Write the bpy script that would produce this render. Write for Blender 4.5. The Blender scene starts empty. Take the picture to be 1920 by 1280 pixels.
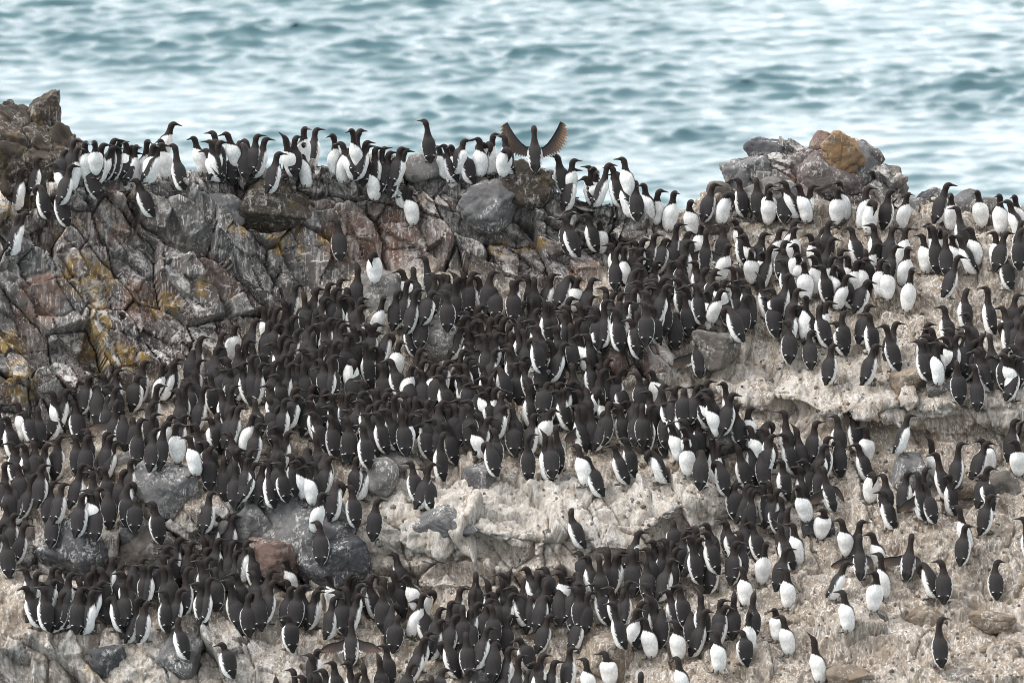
import bpy, math, random
import numpy as np
from mathutils import Vector, Matrix

# ------------------------------------------------------------------ camera, sky, sun, exposure
C = bpy.context.scene.collection
SC = bpy.context.scene
PITCH = math.radians(12.0)
CAM = np.array([0.0, 0.0, 40.0])
LENS = 219.0
cd = bpy.data.cameras.new('camera')
cam = bpy.data.objects.new('camera', cd)
C.objects.link(cam)
cam.location = CAM
cam.rotation_euler = (math.pi / 2 - PITCH, 0, 0)
cd.lens = LENS
cd.sensor_width = 36
cd.clip_end = 30000
cd.dof.use_dof = True
cd.dof.focus_distance = 60.0
cd.dof.aperture_fstop = 3.8
SC.camera = cam

world = bpy.data.worlds.new('World')
SC.world = world
world.use_nodes = True
wn, wl = world.node_tree.nodes, world.node_tree.links
wn.clear()
sky = wn.new('ShaderNodeTexSky')
sky.sky_type = 'NISHITA'
sky.sun_disc = False
SUN_EL, SUN_AZ = math.radians(48), math.radians(-110)
sky.sun_elevation = SUN_EL
sky.sun_rotation = SUN_AZ
sky.dust_density = 6.0
sky.air_density = 1.2
hs = wn.new('ShaderNodeHueSaturation')
hs.inputs['Saturation'].default_value = 0.15
bg = wn.new('ShaderNodeBackground')
bg.inputs['Strength'].default_value = 0.15
wo = wn.new('ShaderNodeOutputWorld')
wl.new(sky.outputs[0], hs.inputs['Color'])
# thin cloud cover over most of the sky, brighter out over the sea
wtc = wn.new('ShaderNodeTexCoord')
wsx = wn.new('ShaderNodeSeparateXYZ'); wl.new(wtc.outputs['Generated'], wsx.inputs[0])
wmr = wn.new('ShaderNodeMapRange'); wmr.interpolation_type = 'SMOOTHSTEP'
wmr.inputs['From Min'].default_value = -0.3; wmr.inputs['From Max'].default_value = 1.0
wmr.inputs['To Min'].default_value = 0.75; wmr.inputs['To Max'].default_value = 2.75
wl.new(wsx.outputs['Y'], wmr.inputs['Value'])
wnz = wn.new('ShaderNodeTexNoise'); wnz.inputs['Scale'].default_value = 3.0; wnz.inputs['Detail'].default_value = 5
wl.new(wtc.outputs['Generated'], wnz.inputs['Vector'])
wm1 = wn.new('ShaderNodeMath'); wm1.operation = 'MULTIPLY'; wl.new(wnz.outputs['Fac'], wm1.inputs[0]); wl.new(wmr.outputs[0], wm1.inputs[1])
wcl = wn.new('ShaderNodeMix'); wcl.data_type = 'RGBA'; wcl.blend_type = 'MULTIPLY'
wcl.inputs[0].default_value = 1.0; wcl.inputs[6].default_value = (9.6, 9.7, 9.9, 1); wl.new(wm1.outputs[0], wcl.inputs[7])
wmx = wn.new('ShaderNodeMix'); wmx.data_type = 'RGBA'; wmx.inputs[0].default_value = 0.7
wl.new(hs.outputs[0], wmx.inputs[6]); wl.new(wcl.outputs[2], wmx.inputs[7])
wl.new(wmx.outputs[2], bg.inputs['Color'])
wl.new(bg.outputs[0], wo.inputs['Surface'])

sd = bpy.data.lights.new('sun', 'SUN')
sd.energy = 1.0
sd.angle = math.radians(24)
sd.color = (1.0, 0.965, 0.92)
sun = bpy.data.objects.new('sun', sd)
C.objects.link(sun)
# direction towards the sun: azimuth measured from +Y clockwise
sdir = Vector((math.sin(SUN_AZ) * math.cos(SUN_EL), math.cos(SUN_AZ) * math.cos(SUN_EL), math.sin(SUN_EL)))
sun.rotation_euler = sdir.to_track_quat('Z', 'Y').to_euler()
sun.location = (0, 0, 80)

SC.view_settings.view_transform = 'Standard'
SC.view_settings.look = 'None'
SC.view_settings.gamma = 1
SC.cycles.filter_width = 1.0
SC.cycles.use_denoising = True
SC.view_settings.exposure = 1.05

# ------------------------------------------------------------------ helpers
PX = 36.0 / LENS / 1920.0                    # tangent of one photo pixel
Fw = np.array([0, math.cos(PITCH), -math.sin(PITCH)])
Up = np.array([0, math.sin(PITCH), math.cos(PITCH)])
Rt = np.array([1.0, 0, 0])
PPM = 1.0 / (PX * 60.0)                      # photo pixels per metre at the focus distance


def ray(px, py):
    return Fw + Rt * ((px - 960) * PX) + Up * ((640 - py) * PX)


def project(p):
    q = np.asarray(p) - CAM
    d = q @ Fw
    return 960 + (q @ Rt) / d / PX, 640 - (q @ Up) / d / PX, d


def tag(o, label=None, cat=None, group=None, kind=None):
    if label: o['label'] = label
    if cat: o['category'] = cat
    if group: o['group'] = group
    if kind: o['kind'] = kind
    return o


def mesh_from(name, V, F, mats, smooth=True, midx=None):
    """V (n,3) array, F (m,k) array with k = 3 or 4"""
    me = bpy.data.meshes.new(name)
    V = np.ascontiguousarray(V, np.float32)
    F = np.ascontiguousarray(F, np.int32)
    m, k = F.shape
    me.vertices.add(len(V)); me.vertices.foreach_set('co', V.ravel())
    me.loops.add(m * k); me.loops.foreach_set('vertex_index', F.ravel())
    me.polygons.add(m)
    me.polygons.foreach_set('loop_start', np.arange(0, m * k, k, dtype=np.int32))
    me.polygons.foreach_set('loop_total', np.full(m, k, np.int32))
    if smooth: me.polygons.foreach_set('use_smooth', np.ones(m, bool))
    for mt in mats: me.materials.append(mt)
    if midx is not None: me.polygons.foreach_set('material_index', np.asarray(midx, np.int32))
    me.update(calc_edges=True)
    return me


def vcol(me, name, cols):
    a = me.color_attributes.new(name, 'FLOAT_COLOR', 'POINT')
    c = np.ones((len(cols), 4), np.float32)
    c[:, :cols.shape[1]] = cols
    a.data.foreach_set('color', c.ravel())


def link(name, me, parent=None):
    o = bpy.data.objects.new(name, me)
    C.objects.link(o)
    if parent is not None: o.parent = parent
    return o


# hashes and noise, all vectorised
def hsh(ix, iy, iz, s=0):
    n = (ix.astype(np.int64) * 73856093) ^ (iy.astype(np.int64) * 19349663) ^ (iz.astype(np.int64) * 83492791) ^ (s * 2654435761)
    n = (n ^ (n >> 13)) & 0x7fffffff
    n = (n * 1274126177 + 12345) & 0x7fffffff
    n = (n ^ (n >> 15)) & 0x7fffffff
    n = (n * 1103515245 + 777) & 0x7fffffff
    return ((n >> 7) & 0xffff) / 65535.0


def vnoise(P, s=0):
    f = np.floor(P).astype(np.int64)
    t = P - f
    t = t * t * t * (t * (t * 6 - 15) + 10)
    r = 0
    for dx in (0, 1):
        wx = t[:, 0] if dx else 1 - t[:, 0]
        for dy in (0, 1):
            wy = t[:, 1] if dy else 1 - t[:, 1]
            for dz in (0, 1):
                wz = t[:, 2] if dz else 1 - t[:, 2]
                r = r + hsh(f[:, 0] + dx, f[:, 1] + dy, f[:, 2] + dz, s) * wx * wy * wz
    return r * 2 - 1


def fbm(P, oct=4, s=0, gain=0.5, ridge=False):
    a, r = 1.0, 0
    Q = P.copy()
    for i in range(oct):
        n = vnoise(Q, s + i)
        r = r + a * ((1 - 2 * np.abs(n)) if ridge else n)
        Q = Q * 2.03 + 11.7
        a *= gain
    return r


def worley(P, s=0):
    """nearest cell: F1, F2-F1, id hashes, vector to the centre"""
    f = np.floor(P).astype(np.int64)
    n = len(P)
    d1 = np.full(n, 1e9); d2 = np.full(n, 1e9)
    best = np.zeros((n, 3)); cid = np.zeros((n, 3), np.int64)
    for dx in (-1, 0, 1):
        for dy in (-1, 0, 1):
            for dz in (-1, 0, 1):
                c = f + np.array([dx, dy, dz])
                x = c[:, 0] + hsh(c[:, 0], c[:, 1], c[:, 2], s + 1)
                y = c[:, 1] + hsh(c[:, 0], c[:, 1], c[:, 2], s + 2)
                z = c[:, 2] + hsh(c[:, 0], c[:, 1], c[:, 2], s + 3)
                v = np.stack([x, y, z], 1) - P
                d = np.sqrt((v * v).sum(1))
                m = d < d1
                d2 = np.where(m, d1, np.minimum(d2, d))
                d1 = np.where(m, d, d1)
                best[m] = v[m]; cid[m] = c[m]
    h = [hsh(cid[:, 0], cid[:, 1], cid[:, 2], s + 10 + k) for k in range(4)]
    return d1, d2 - d1, h, best


def sstep(a, b, x):
    t = np.clip((x - a) / (b - a), 0, 1)
    return t * t * (3 - 2 * t)


def inpoly(px, py, poly):
    poly = np.asarray(poly, float)
    r = np.zeros(px.shape, bool)
    j = len(poly) - 1
    for i in range(len(poly)):
        xi, yi = poly[i]; xj, yj = poly[j]
        c = ((yi > py) != (yj > py)) & (px < (xj - xi) * (py - yi) / (yj - yi + 1e-9) + xi)
        r ^= c
        j = i
    return r


def blur(a, n):
    for _ in range(n):
        b = np.pad(a, 1, mode='edge')
        a = (b[:-2, 1:-1] + b[2:, 1:-1] + b[1:-1, :-2] + b[1:-1, 2:] + 2 * a) / 6
    return a


def bilin(g, x, y, x0, y0, st):
    fx = np.clip((x - x0) / st, 0, g.shape[1] - 1.001); fy = np.clip((y - y0) / st, 0, g.shape[0] - 1.001)
    ix = fx.astype(int); iy = fy.astype(int); tx = fx - ix; ty = fy - iy
    return (g[iy, ix] * (1 - tx) + g[iy, ix + 1] * tx) * (1 - ty) + (g[iy + 1, ix] * (1 - tx) + g[iy + 1, ix + 1] * tx) * ty


def nodes(name):
    m = bpy.data.materials.new(name)
    m.use_nodes = True
    nt = m.node_tree
    return m, nt, nt.nodes, nt.links, nt.nodes['Principled BSDF']


def nz(nt, co, scale, detail=4, rough=0.55, lo=0.4, hi=0.6):
    """noise texture squeezed between lo and hi"""
    t = nt.nodes.new('ShaderNodeTexNoise')
    t.inputs['Scale'].default_value = scale; t.inputs['Detail'].default_value = detail; t.inputs['Roughness'].default_value = rough
    nt.links.new(co, t.inputs['Vector'])
    r = nt.nodes.new('ShaderNodeMapRange')
    r.interpolation_type = 'SMOOTHSTEP'
    r.inputs['From Min'].default_value = lo; r.inputs['From Max'].default_value = hi
    nt.links.new(t.outputs['Fac'], r.inputs['Value'])
    return r.outputs['Result']


def mixc(nt, fac, a, b):
    m = nt.nodes.new('ShaderNodeMix'); m.data_type = 'RGBA'
    for s, v in ((m.inputs[0], fac), (m.inputs[6], a), (m.inputs[7], b)):
        if isinstance(v, (int, float)): s.default_value = v
        elif isinstance(v, tuple): s.default_value = (*v, 1)
        else: nt.links.new(v, s)
    return m.outputs[2]


def mth(nt, op, a, b=None, clamp=False):
    m = nt.nodes.new('ShaderNodeMath'); m.operation = op; m.use_clamp = clamp
    for s, v in zip(m.inputs, (a, b)):
        if v is None: continue
        if isinstance(v, (int, float)): s.default_value = v
        else: nt.links.new(v, s)
    return m.outputs[0]


def mapping(nt, co, scale, rot=(0, 0, 0)):
    m = nt.nodes.new('ShaderNodeMapping')
    m.inputs['Scale'].default_value = scale; m.inputs['Rotation'].default_value = rot
    nt.links.new(co, m.inputs['Vector'])
    return m.outputs[0]


def bump(nt, h, strength, dist, normal=None):
    b = nt.nodes.new('ShaderNodeBump')
    b.inputs['Strength'].default_value = strength; b.inputs['Distance'].default_value = dist
    nt.links.new(h, b.inputs['Height'])
    if normal is not None: nt.links.new(normal, b.inputs['Normal'])
    return b.outputs['Normal']

# ------------------------------------------------------------------ ground and crag
CLIFF = [(-320, 400), (0, 388), (100, 378), (200, 345), (350, 312), (520, 312), (650, 332), (760, 348), (900, 340), (1000, 338), (1100, 372), (1200, 402), (1222, 440), (1180, 470), (1150, 480), (1110, 545), (930, 530), (800, 505), (690, 500), (610, 535), (520, 575), (470, 612), (440, 655), (330, 690), (200, 735), (130, 760), (0, 790), (-320, 800)]
RIDGE = [(-320, 200), (1215, 200), (1235, 400), (1200, 402), (1100, 372), (1000, 338), (760, 348), (520, 312), (350, 312), (200, 345), (0, 388), (-320, 400)]
LEDGE_FACE = [(690, 960), (760, 1000), (900, 1005), (1060, 1000), (1250, 985), (1372, 950), (1365, 985), (1280, 1005), (1100, 1065), (940, 1095), (880, 1135), (760, 1115), (690, 1085)]
LEDGE_TOP = [(690, 880), (760, 850), (860, 870), (960, 880), (1100, 915), (1240, 905), (1375, 945), (1250, 985), (1060, 1000), (900, 1005), (760, 1000), (690, 960)]
RIGHT_FACE = [(1360, 735), (1440, 745), (1560, 748), (1640, 780), (1720, 745), (1920, 765), (2240, 770), (2240, 825), (1920, 825), (1740, 812), (1640, 815), (1560, 800), (1420, 785)]
LOW_ROCKS = [(30, 1000), (100, 970), (200, 985), (300, 970), (430, 945), (560, 930), (660, 985), (690, 1060), (670, 1095), (520, 1085), (400, 1065), (330, 1040), (210, 1075), (40, 1085)]
CORNER = [(-320, 1195), (160, 1205), (300, 1195), (420, 1180), (520, 1195), (600, 1215), (600, 1290), (560, 1460), (-320, 1460)]
KNOLL = [(1140, 640), (1230, 630), (1260, 690), (1250, 735), (1170, 730)]
NOTCH = [(760, 992), (900, 996), (1000, 996), (1030, 1012), (1000, 1032), (900, 1034), (770, 1030)]
NOTCH2 = [(1180, 985), (1280, 958), (1380, 930), (1392, 962), (1280, 1000), (1190, 1018)]
RNOTCH = [(1345, 722), (1440, 745), (1560, 752), (1640, 785), (1720, 760), (1920, 785), (2240, 790), (2240, 826), (1920, 824), (1740, 808), (1640, 820), (1560, 792), (1430, 785), (1350, 752)]
OUTCROP = [(1335, 395), (1345, 330), (1395, 240), (1460, 200), (1660, 200), (1690, 330), (1720, 395), (1640, 395), (1500, 400), (1400, 390)]
BACKROCK = [(-320, 780), (0, 780), (130, 745), (230, 735), (150, 800), (0, 850), (-320, 850)]
SIL = [(-320, 380), (0, 386), (60, 376), (110, 366), (170, 335), (240, 315), (300, 300), (350, 292), (430, 298), (500, 296), (560, 300), (640, 308), (720, 318), (780, 292), (815, 300), (860, 328), (900, 312), (960, 308), (1010, 318), (1050, 335), (1100, 358), (1150, 368), (1195, 376), (1225, 394), (1260, 392), (1300, 386), (1336, 372), (1352, 338), (1372, 312), (1405, 300), (1416, 280), (1440, 270), (1490, 272), (1520, 288), (1556, 274), (1590, 280), (1615, 274), (1630, 290), (1642, 318), (1670, 330), (1688, 352), (1705, 376), (1740, 372), (1775, 368), (1800, 370), (1860, 388), (1920, 384), (2240, 380)]

GX0, GX1, GY0, GY1, GS = -320, 2240, 180, 1460, 10
gx = np.arange(GX0, GX1 + 1, GS); gy = np.arange(GY0, GY1 + 1, GS)
MX, MY = np.meshgrid(gx, gy)


_q = np.stack([MX.ravel() / 70.0, MY.ravel() / 70.0, MX.ravel() * 0.0], 1)
WOBX = 16 * fbm(_q, 3, 401).reshape(MX.shape); WOBY = 18 * fbm(_q, 3, 402).reshape(MX.shape)


def region(polys, n=2):
    m = np.zeros(MX.shape)
    for p in polys: m = np.maximum(m, inpoly(MX + WOBX, MY + WOBY, p))
    return blur(m, n)


m_cliff = region([CLIFF]); m_ridge = region([RIDGE]); m_lf = region([LEDGE_FACE], 1); m_lt = region([LEDGE_TOP])
m_rf = region([RIGHT_FACE], 1); m_low = region([LOW_ROCKS]); m_cor = region([CORNER]); m_knoll = region([KNOLL]); m_back = region([BACKROCK]); m_notch = region([NOTCH, NOTCH2, RNOTCH], 1); m_out = region([OUTCROP])
slope = np.full(MX.shape, 34.0)
slope += 5 * np.sin(MX / 83.0 + MY / 60.0) + 6 * np.sin(MY / 37.0 + MX / 160.0)
for m, s in ((m_cliff, 70), (m_ridge, 42), (m_lt, 32), (m_lf, 76), (m_rf, 78), (m_low, 62), (m_cor, 60), (m_knoll, 60), (m_back, 60), (m_out, 60)):
    slope = slope * (1 - m) + s * m
g = 1 / np.tan(np.radians(slope) + PITCH)
g = np.minimum(g, 2.2)
g = g * (1 - m_notch) - 1.35 * m_notch          # undercut below the ledges
g += 0.35 * blur(np.clip(np.roll(m_notch, 4, 0), 0, 1), 1) + 0.35 * np.roll(m_notch, -4, 0)


def solve_depth():
    ny, nx = MX.shape
    st = GS / PPM
    wv, wh, wa = 1.0, 0.32, 2e-7
    gv = ((g[1:] + g[:-1]) / 2) * st           # depth gain going one row up

    def A(d):
        r = wa * d
        e = d[:-1] - d[1:]
        r = r.copy(); r[:-1] += wv * e; r[1:] -= wv * e
        h = d[:, 1:] - d[:, :-1]
        r[:, 1:] += wh * h; r[:, :-1] -= wh * h
        return r
    b = np.zeros(MX.shape)
    b[:-1] += wv * gv; b[1:] -= wv * gv
    x = np.zeros(MX.shape); r = b - A(x); p = r.copy(); rs = (r * r).sum()
    for _ in range(6000):
        Ap = A(p); al = rs / (p * Ap).sum()
        x += al * p; r -= al * Ap; rn = (r * r).sum()
        if rn < 1e-10: break
        p = r + rn / rs * p; rs = rn
    x -= x[int((760 - GY0) / GS), int((960 - GX0) / GS)]
    return x + 60.0


DEPTH = solve_depth()

# fine sheet: front rows up to the crest, then down the far side to the sea
U = np.arange(GX0 + 10, GX1 - 10, 2.5)
NF, NB = 470, 46
rs_ = np.random.RandomState(5)
sil = np.interp(U, [p[0] for p in SIL], [p[1] for p in SIL])
jag = np.stack([U / 26.0, U * 0, U * 0], 1)
sil = sil + 7 * fbm(jag, 3, 91)
vv = np.linspace(0, 1, NF)
PXg = np.repeat(U[None], NF, 0)
PYg = 1440 + (sil[None] - 1440) * vv[:, None]
D = bilin(blur(DEPTH, 1), PXg.ravel(), PYg.ravel(), GX0, GY0, GS).reshape(PXg.shape)
B = CAM + D[..., None] * (Fw + ((PXg - 960) * PX)[..., None] * Rt + ((640 - PYg) * PX)[..., None] * Up)
top = B[-1]
k = np.arange(1, NB + 1) / NB
bs = 42 * k ** 1.9
bz = (top[:, 2] + 1.5)[None] * (0.10 * k + 0.9 * k ** 2.2)[:, None]
back = np.repeat(top[None], NB, 0).copy()
back[..., 1] += bs[:, None]
back[..., 2] -= bz
B = np.concatenate([B, back], 0)
NR, NC = B.shape[:2]
dv = np.gradient(B, axis=0); du = np.gradient(B, axis=1)
for ax in range(3):
    dv[..., ax] = blur(dv[..., ax], 8); du[..., ax] = blur(du[..., ax], 8)
N = np.cross(du, dv); N /= np.linalg.norm(N, axis=2, keepdims=True) + 1e-9


def samp(m):
    r = bilin(m, PXg.ravel(), PYg.ravel(), GX0, GY0, GS).reshape(PXg.shape)
    return np.concatenate([r, np.repeat(r[-1:], NB, 0)], 0).ravel()


s_cliff, s_ridge, s_lf, s_lt, s_rf, s_low, s_cor, s_knoll, s_back, s_out, s_notch = [samp(m) for m in (m_cliff, m_ridge, m_lf, m_lt, m_rf, m_low, m_cor, m_knoll, m_back, m_out, m_notch)]
P = B.reshape(-1, 3)
backmask = np.repeat((np.arange(NR) >= NF)[:, None], NC, 1).ravel()
# right-hand crest is rubble, not crag
rubble = sstep(1220, 1300, np.concatenate([PXg, np.repeat(PXg[-1:], NB, 0)], 0).ravel()) * sstep(425, 395, np.concatenate([PYg, np.repeat(PYg[-1:], NB, 0)], 0).ravel())
rock = np.clip(s_cliff + s_ridge + 0.9 * s_low + 0.45 * s_cor + s_knoll + s_back + s_out + 0.22 * s_lf + 0.3 * s_rf, 0, 1)
rock = np.where(backmask, np.maximum(rock, 0.7), rock)
rock = np.clip(rock + 0.35 * fbm(P * 3.0, 3, 7) * rock * (1 - rock) * 4, 0, 1)

Wp = P + 0.05 * np.stack([fbm(P * 2.2, 3, 21), fbm(P * 2.2, 3, 31), fbm(P * 2.2, 3, 41)], 1)
a = math.radians(47)
Q = np.stack([Wp[:, 0] * math.cos(a) - Wp[:, 2] * math.sin(a), Wp[:, 1], Wp[:, 0] * math.sin(a) + Wp[:, 2] * math.cos(a)], 1)
f1, e1, h1, v1 = worley(Q / np.array([0.85, 0.7, 0.40]), 100)
f2, e2, h2, v2 = worley(Q / np.array([0.34, 0.30, 0.18]) + 5.3, 200)
f4, e4, h4, v4 = worley(Q / np.array([0.10, 0.10, 0.07]) + 1.3, 500)
t1 = np.stack(h1[1:4], 1) - 0.5; t2 = np.stack(h2[1:4], 1) - 0.5
dr = (h1[0] - 0.5) * 0.40 + (v1 * t1).sum(1) * 0.50 - (1 - sstep(0.0, 0.035, e1)) * 0.19
dr += (h2[0] - 0.5) * 0.17 + (v2 * t2).sum(1) * 0.28 - (1 - sstep(0.0, 0.055, e2)) * 0.07 * (h2[2] > .3) - (1 - sstep(0.0, 0.10, e4)) * 0.010 * (h4[2] > .7)
dr += (h4[0] - 0.5) * 0.016 + (v4 * (np.stack(h4[1:4], 1) - .5)).sum(1) * 0.04
dr *= 1 - .55 * s_out
dr += fbm(P * 7.0, 3, 55) * 0.010 + fbm(P * 30.0, 2, 58) * 0.003
# earth: low humps, small stones, scree
f3, e3, h3, v3 = worley(P / 0.11 + 2.1, 300)
stone = sstep(0.55, 0.2, f3) * (h3[0] > 0.72)
ds = fbm(P * 1.7, 4, 61) * 0.075 + fbm(P * 9.0, 3, 67) * 0.026 + fbm(P * 34.0, 2, 69) * 0.011 + stone * 0.03
# bedding lips on the ledge faces
strat = fbm(np.stack([P[:, 0] * 1.1, P[:, 1] * 1.1, P[:, 2] * 9.0], 1), 4, 77)
dl = strat * 0.075 + fbm(P * 4.0, 4, 79) * 0.07 + ds * .6
lm = np.clip(s_lf + s_rf + .6 * s_lt, 0, 1)
disp = dr * rock + (ds * (1 - lm) + dl * lm + dr * (.22 + .22 * lm)) * (1 - rock)
disp = np.where(backmask, disp * 1.0, disp)
P2 = P + N.reshape(-1, 3) * disp[:, None]

# ------ stains with a shape of their own: guano runs, splashes, lichen (laid on the sheet's own grid)
guano = np.zeros((NF, NC))


def dab(x, y, v):
    """one stain dab in sheet coordinates"""
    r, c = int(y), int(x)
    if 1 <= r < NF - 1 and 1 <= c < NC - 1:
        guano[r, c] = max(guano[r, c], v)
        fx = x - c
        guano[r, c + 1] = max(guano[r, c + 1], v * fx)
        guano[r, c - 1] = max(guano[r, c - 1], v * (1 - fx) * 0.5)


def row_of(px, py):
    c = min(max(int((px - U[0]) / 2.5), 0), NC - 1)
    return (1440 - py) / (1440 - sil[c]) * (NF - 1), c


def run(px, py, L, v, wig=0.5, w=1):
    r, c = row_of(px, py)
    x = c
    n = int(L / 2.2)
    for i in range(n):
        vv_ = v * (1 - 0.6 * i / n)
        for q in range(w): dab(x + q, r - i, vv_)
        x += rs_.uniform(-wig, wig)


def squiggle(px, py, L, v):
    r, c = row_of(px, py)
    a_ = rs_.uniform(0, 6.28)
    x, y = float(c), r
    for i in range(int(L)):
        dab(x, y, v)
        a_ += rs_.uniform(-0.9, 0.9)
        x += math.cos(a_); y -= abs(math.sin(a_)) * 0.9 + 0.1


gm = rs_.uniform
for i in range(420):                         # runs down the crag, thick under the crest
    px = gm(-300, 1240); c = min(int((px - U[0]) / 2.5), NC - 1)
    py = sil[c] + abs(rs_.normal(0, 1)) * 130 + gm(0, 25)
    run(px, py, gm(12, 75), gm(0.45, 1.0), 0.45, 1)
for i in range(200):
    run(gm(-300, 1200), gm(380, 780), gm(10, 60), gm(0.3, 0.9), 0.5)
for i in range(900):                          # tan ledge and the faces below the birds
    run(gm(680, 1400), gm(890, 1010), gm(15, 80), gm(0.5, 1.0), 0.7)
for i in range(700):
    run(gm(1220, 1940), gm(640, 770), gm(12, 60), gm(0.5, 1.0), 0.7, 1 + (gm(0, 1) < 0.25))
for i in range(900):
    run(gm(-200, 760), gm(1170, 1420), gm(15, 70), gm(0.5, 1.0), 0.7, 1 + (gm(0, 1) < 0.3))
for i in range(500):
    run(gm(-100, 700), gm(960, 1080), gm(15, 60), gm(0.4, 1.0), 0.5)
for i in range(1500):                         # splashes on the open earth
    squiggle(gm(1180, 2100), gm(420, 1430), gm(5, 16), gm(0.3, 0.9))
for i in range(900):
    squiggle(gm(650, 1500), gm(880, 1100), gm(5, 18), gm(0.4, 1.0))
guano = np.concatenate([guano, np.repeat(guano[-1:], NB, 0)], 0).ravel()

PXf = np.concatenate([PXg, np.repeat(PXg[-1:], NB, 0)], 0).ravel()
PYf = np.concatenate([PYg, np.repeat(PYg[-1:], NB, 0)], 0).ravel()
crest = sstep(110, 10, PYf - np.interp(PXf, [p[0] for p in SIL], [p[1] for p in SIL])) * (PXf < 1240)
wash = 0.9 * crest + 0.34 * s_lt + 0.22 * s_lf + 1.2 * s_cor + 0.5 * s_low + 0.16 * s_cliff * sstep(700, 400, PYf)
wash += 0.8 * sstep(90, 20, np.hypot(PXf - 850, (PYf - 410) * 0.9)) + 0.7 * sstep(80, 20, np.hypot(PXf - 90, (PYf - 660) * 0.6)) + 0.5 * sstep(90, 20, np.hypot(PXf - 190, PYf - 440))
soilw = (1 - rock) * (0.34 + 0.42 * sstep(120, 20, np.abs(PYf - 690)) * (PXf > 1220))
wash = np.clip(wash + soilw, 0, 1)
lich = np.zeros(len(PXf))
for (x, y, rx, ry) in ((185, 600, 22, 45), (165, 520, 55, 40), (130, 425, 30, 22), (310, 570, 32, 22), (230, 675, 45, 28), (525, 430, 45, 24), (545, 465, 32, 18), (440, 435, 24, 16), (355, 315, 16, 18), (985, 345, 40, 32), (945, 460, 26, 18), (1000, 455, 26, 14), (20, 405, 40, 20), (500, 340, 30, 14), (170, 640, 28, 30), (20, 640, 30, 30), (40, 720, 30, 40), (175, 1255, 18, 22), (375, 545, 16, 16), (270, 560, 20, 14), (620, 445, 22, 14)):
    lich = np.maximum(lich, sstep(1.25, 0.75, np.hypot((PXf - x) / rx, (PYf - y) / ry)))
pink = np.zeros(len(PXf))
for (x, y, rx, ry) in ((700, 440, 85, 55), (740, 410, 50, 40), (1100, 520, 35, 40), (815, 375, 35, 25), (225, 400, 50, 50), (260, 560, 40, 50), (1225, 690, 22, 28), (500, 1040, 40, 40), (650, 470, 40, 25), (80, 560, 45, 45), (1540, 330, 60, 40)):
    pink = np.maximum(pink, sstep(1.3, 0.7, np.hypot((PXf - x) / rx, (PYf - y) / ry)))

idx = np.arange(NR * NC).reshape(NR, NC)
F = np.stack([idx[:-1, :-1], idx[:-1, 1:], idx[1:, 1:], idx[1:, :-1]], -1).reshape(-1, 4)


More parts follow.
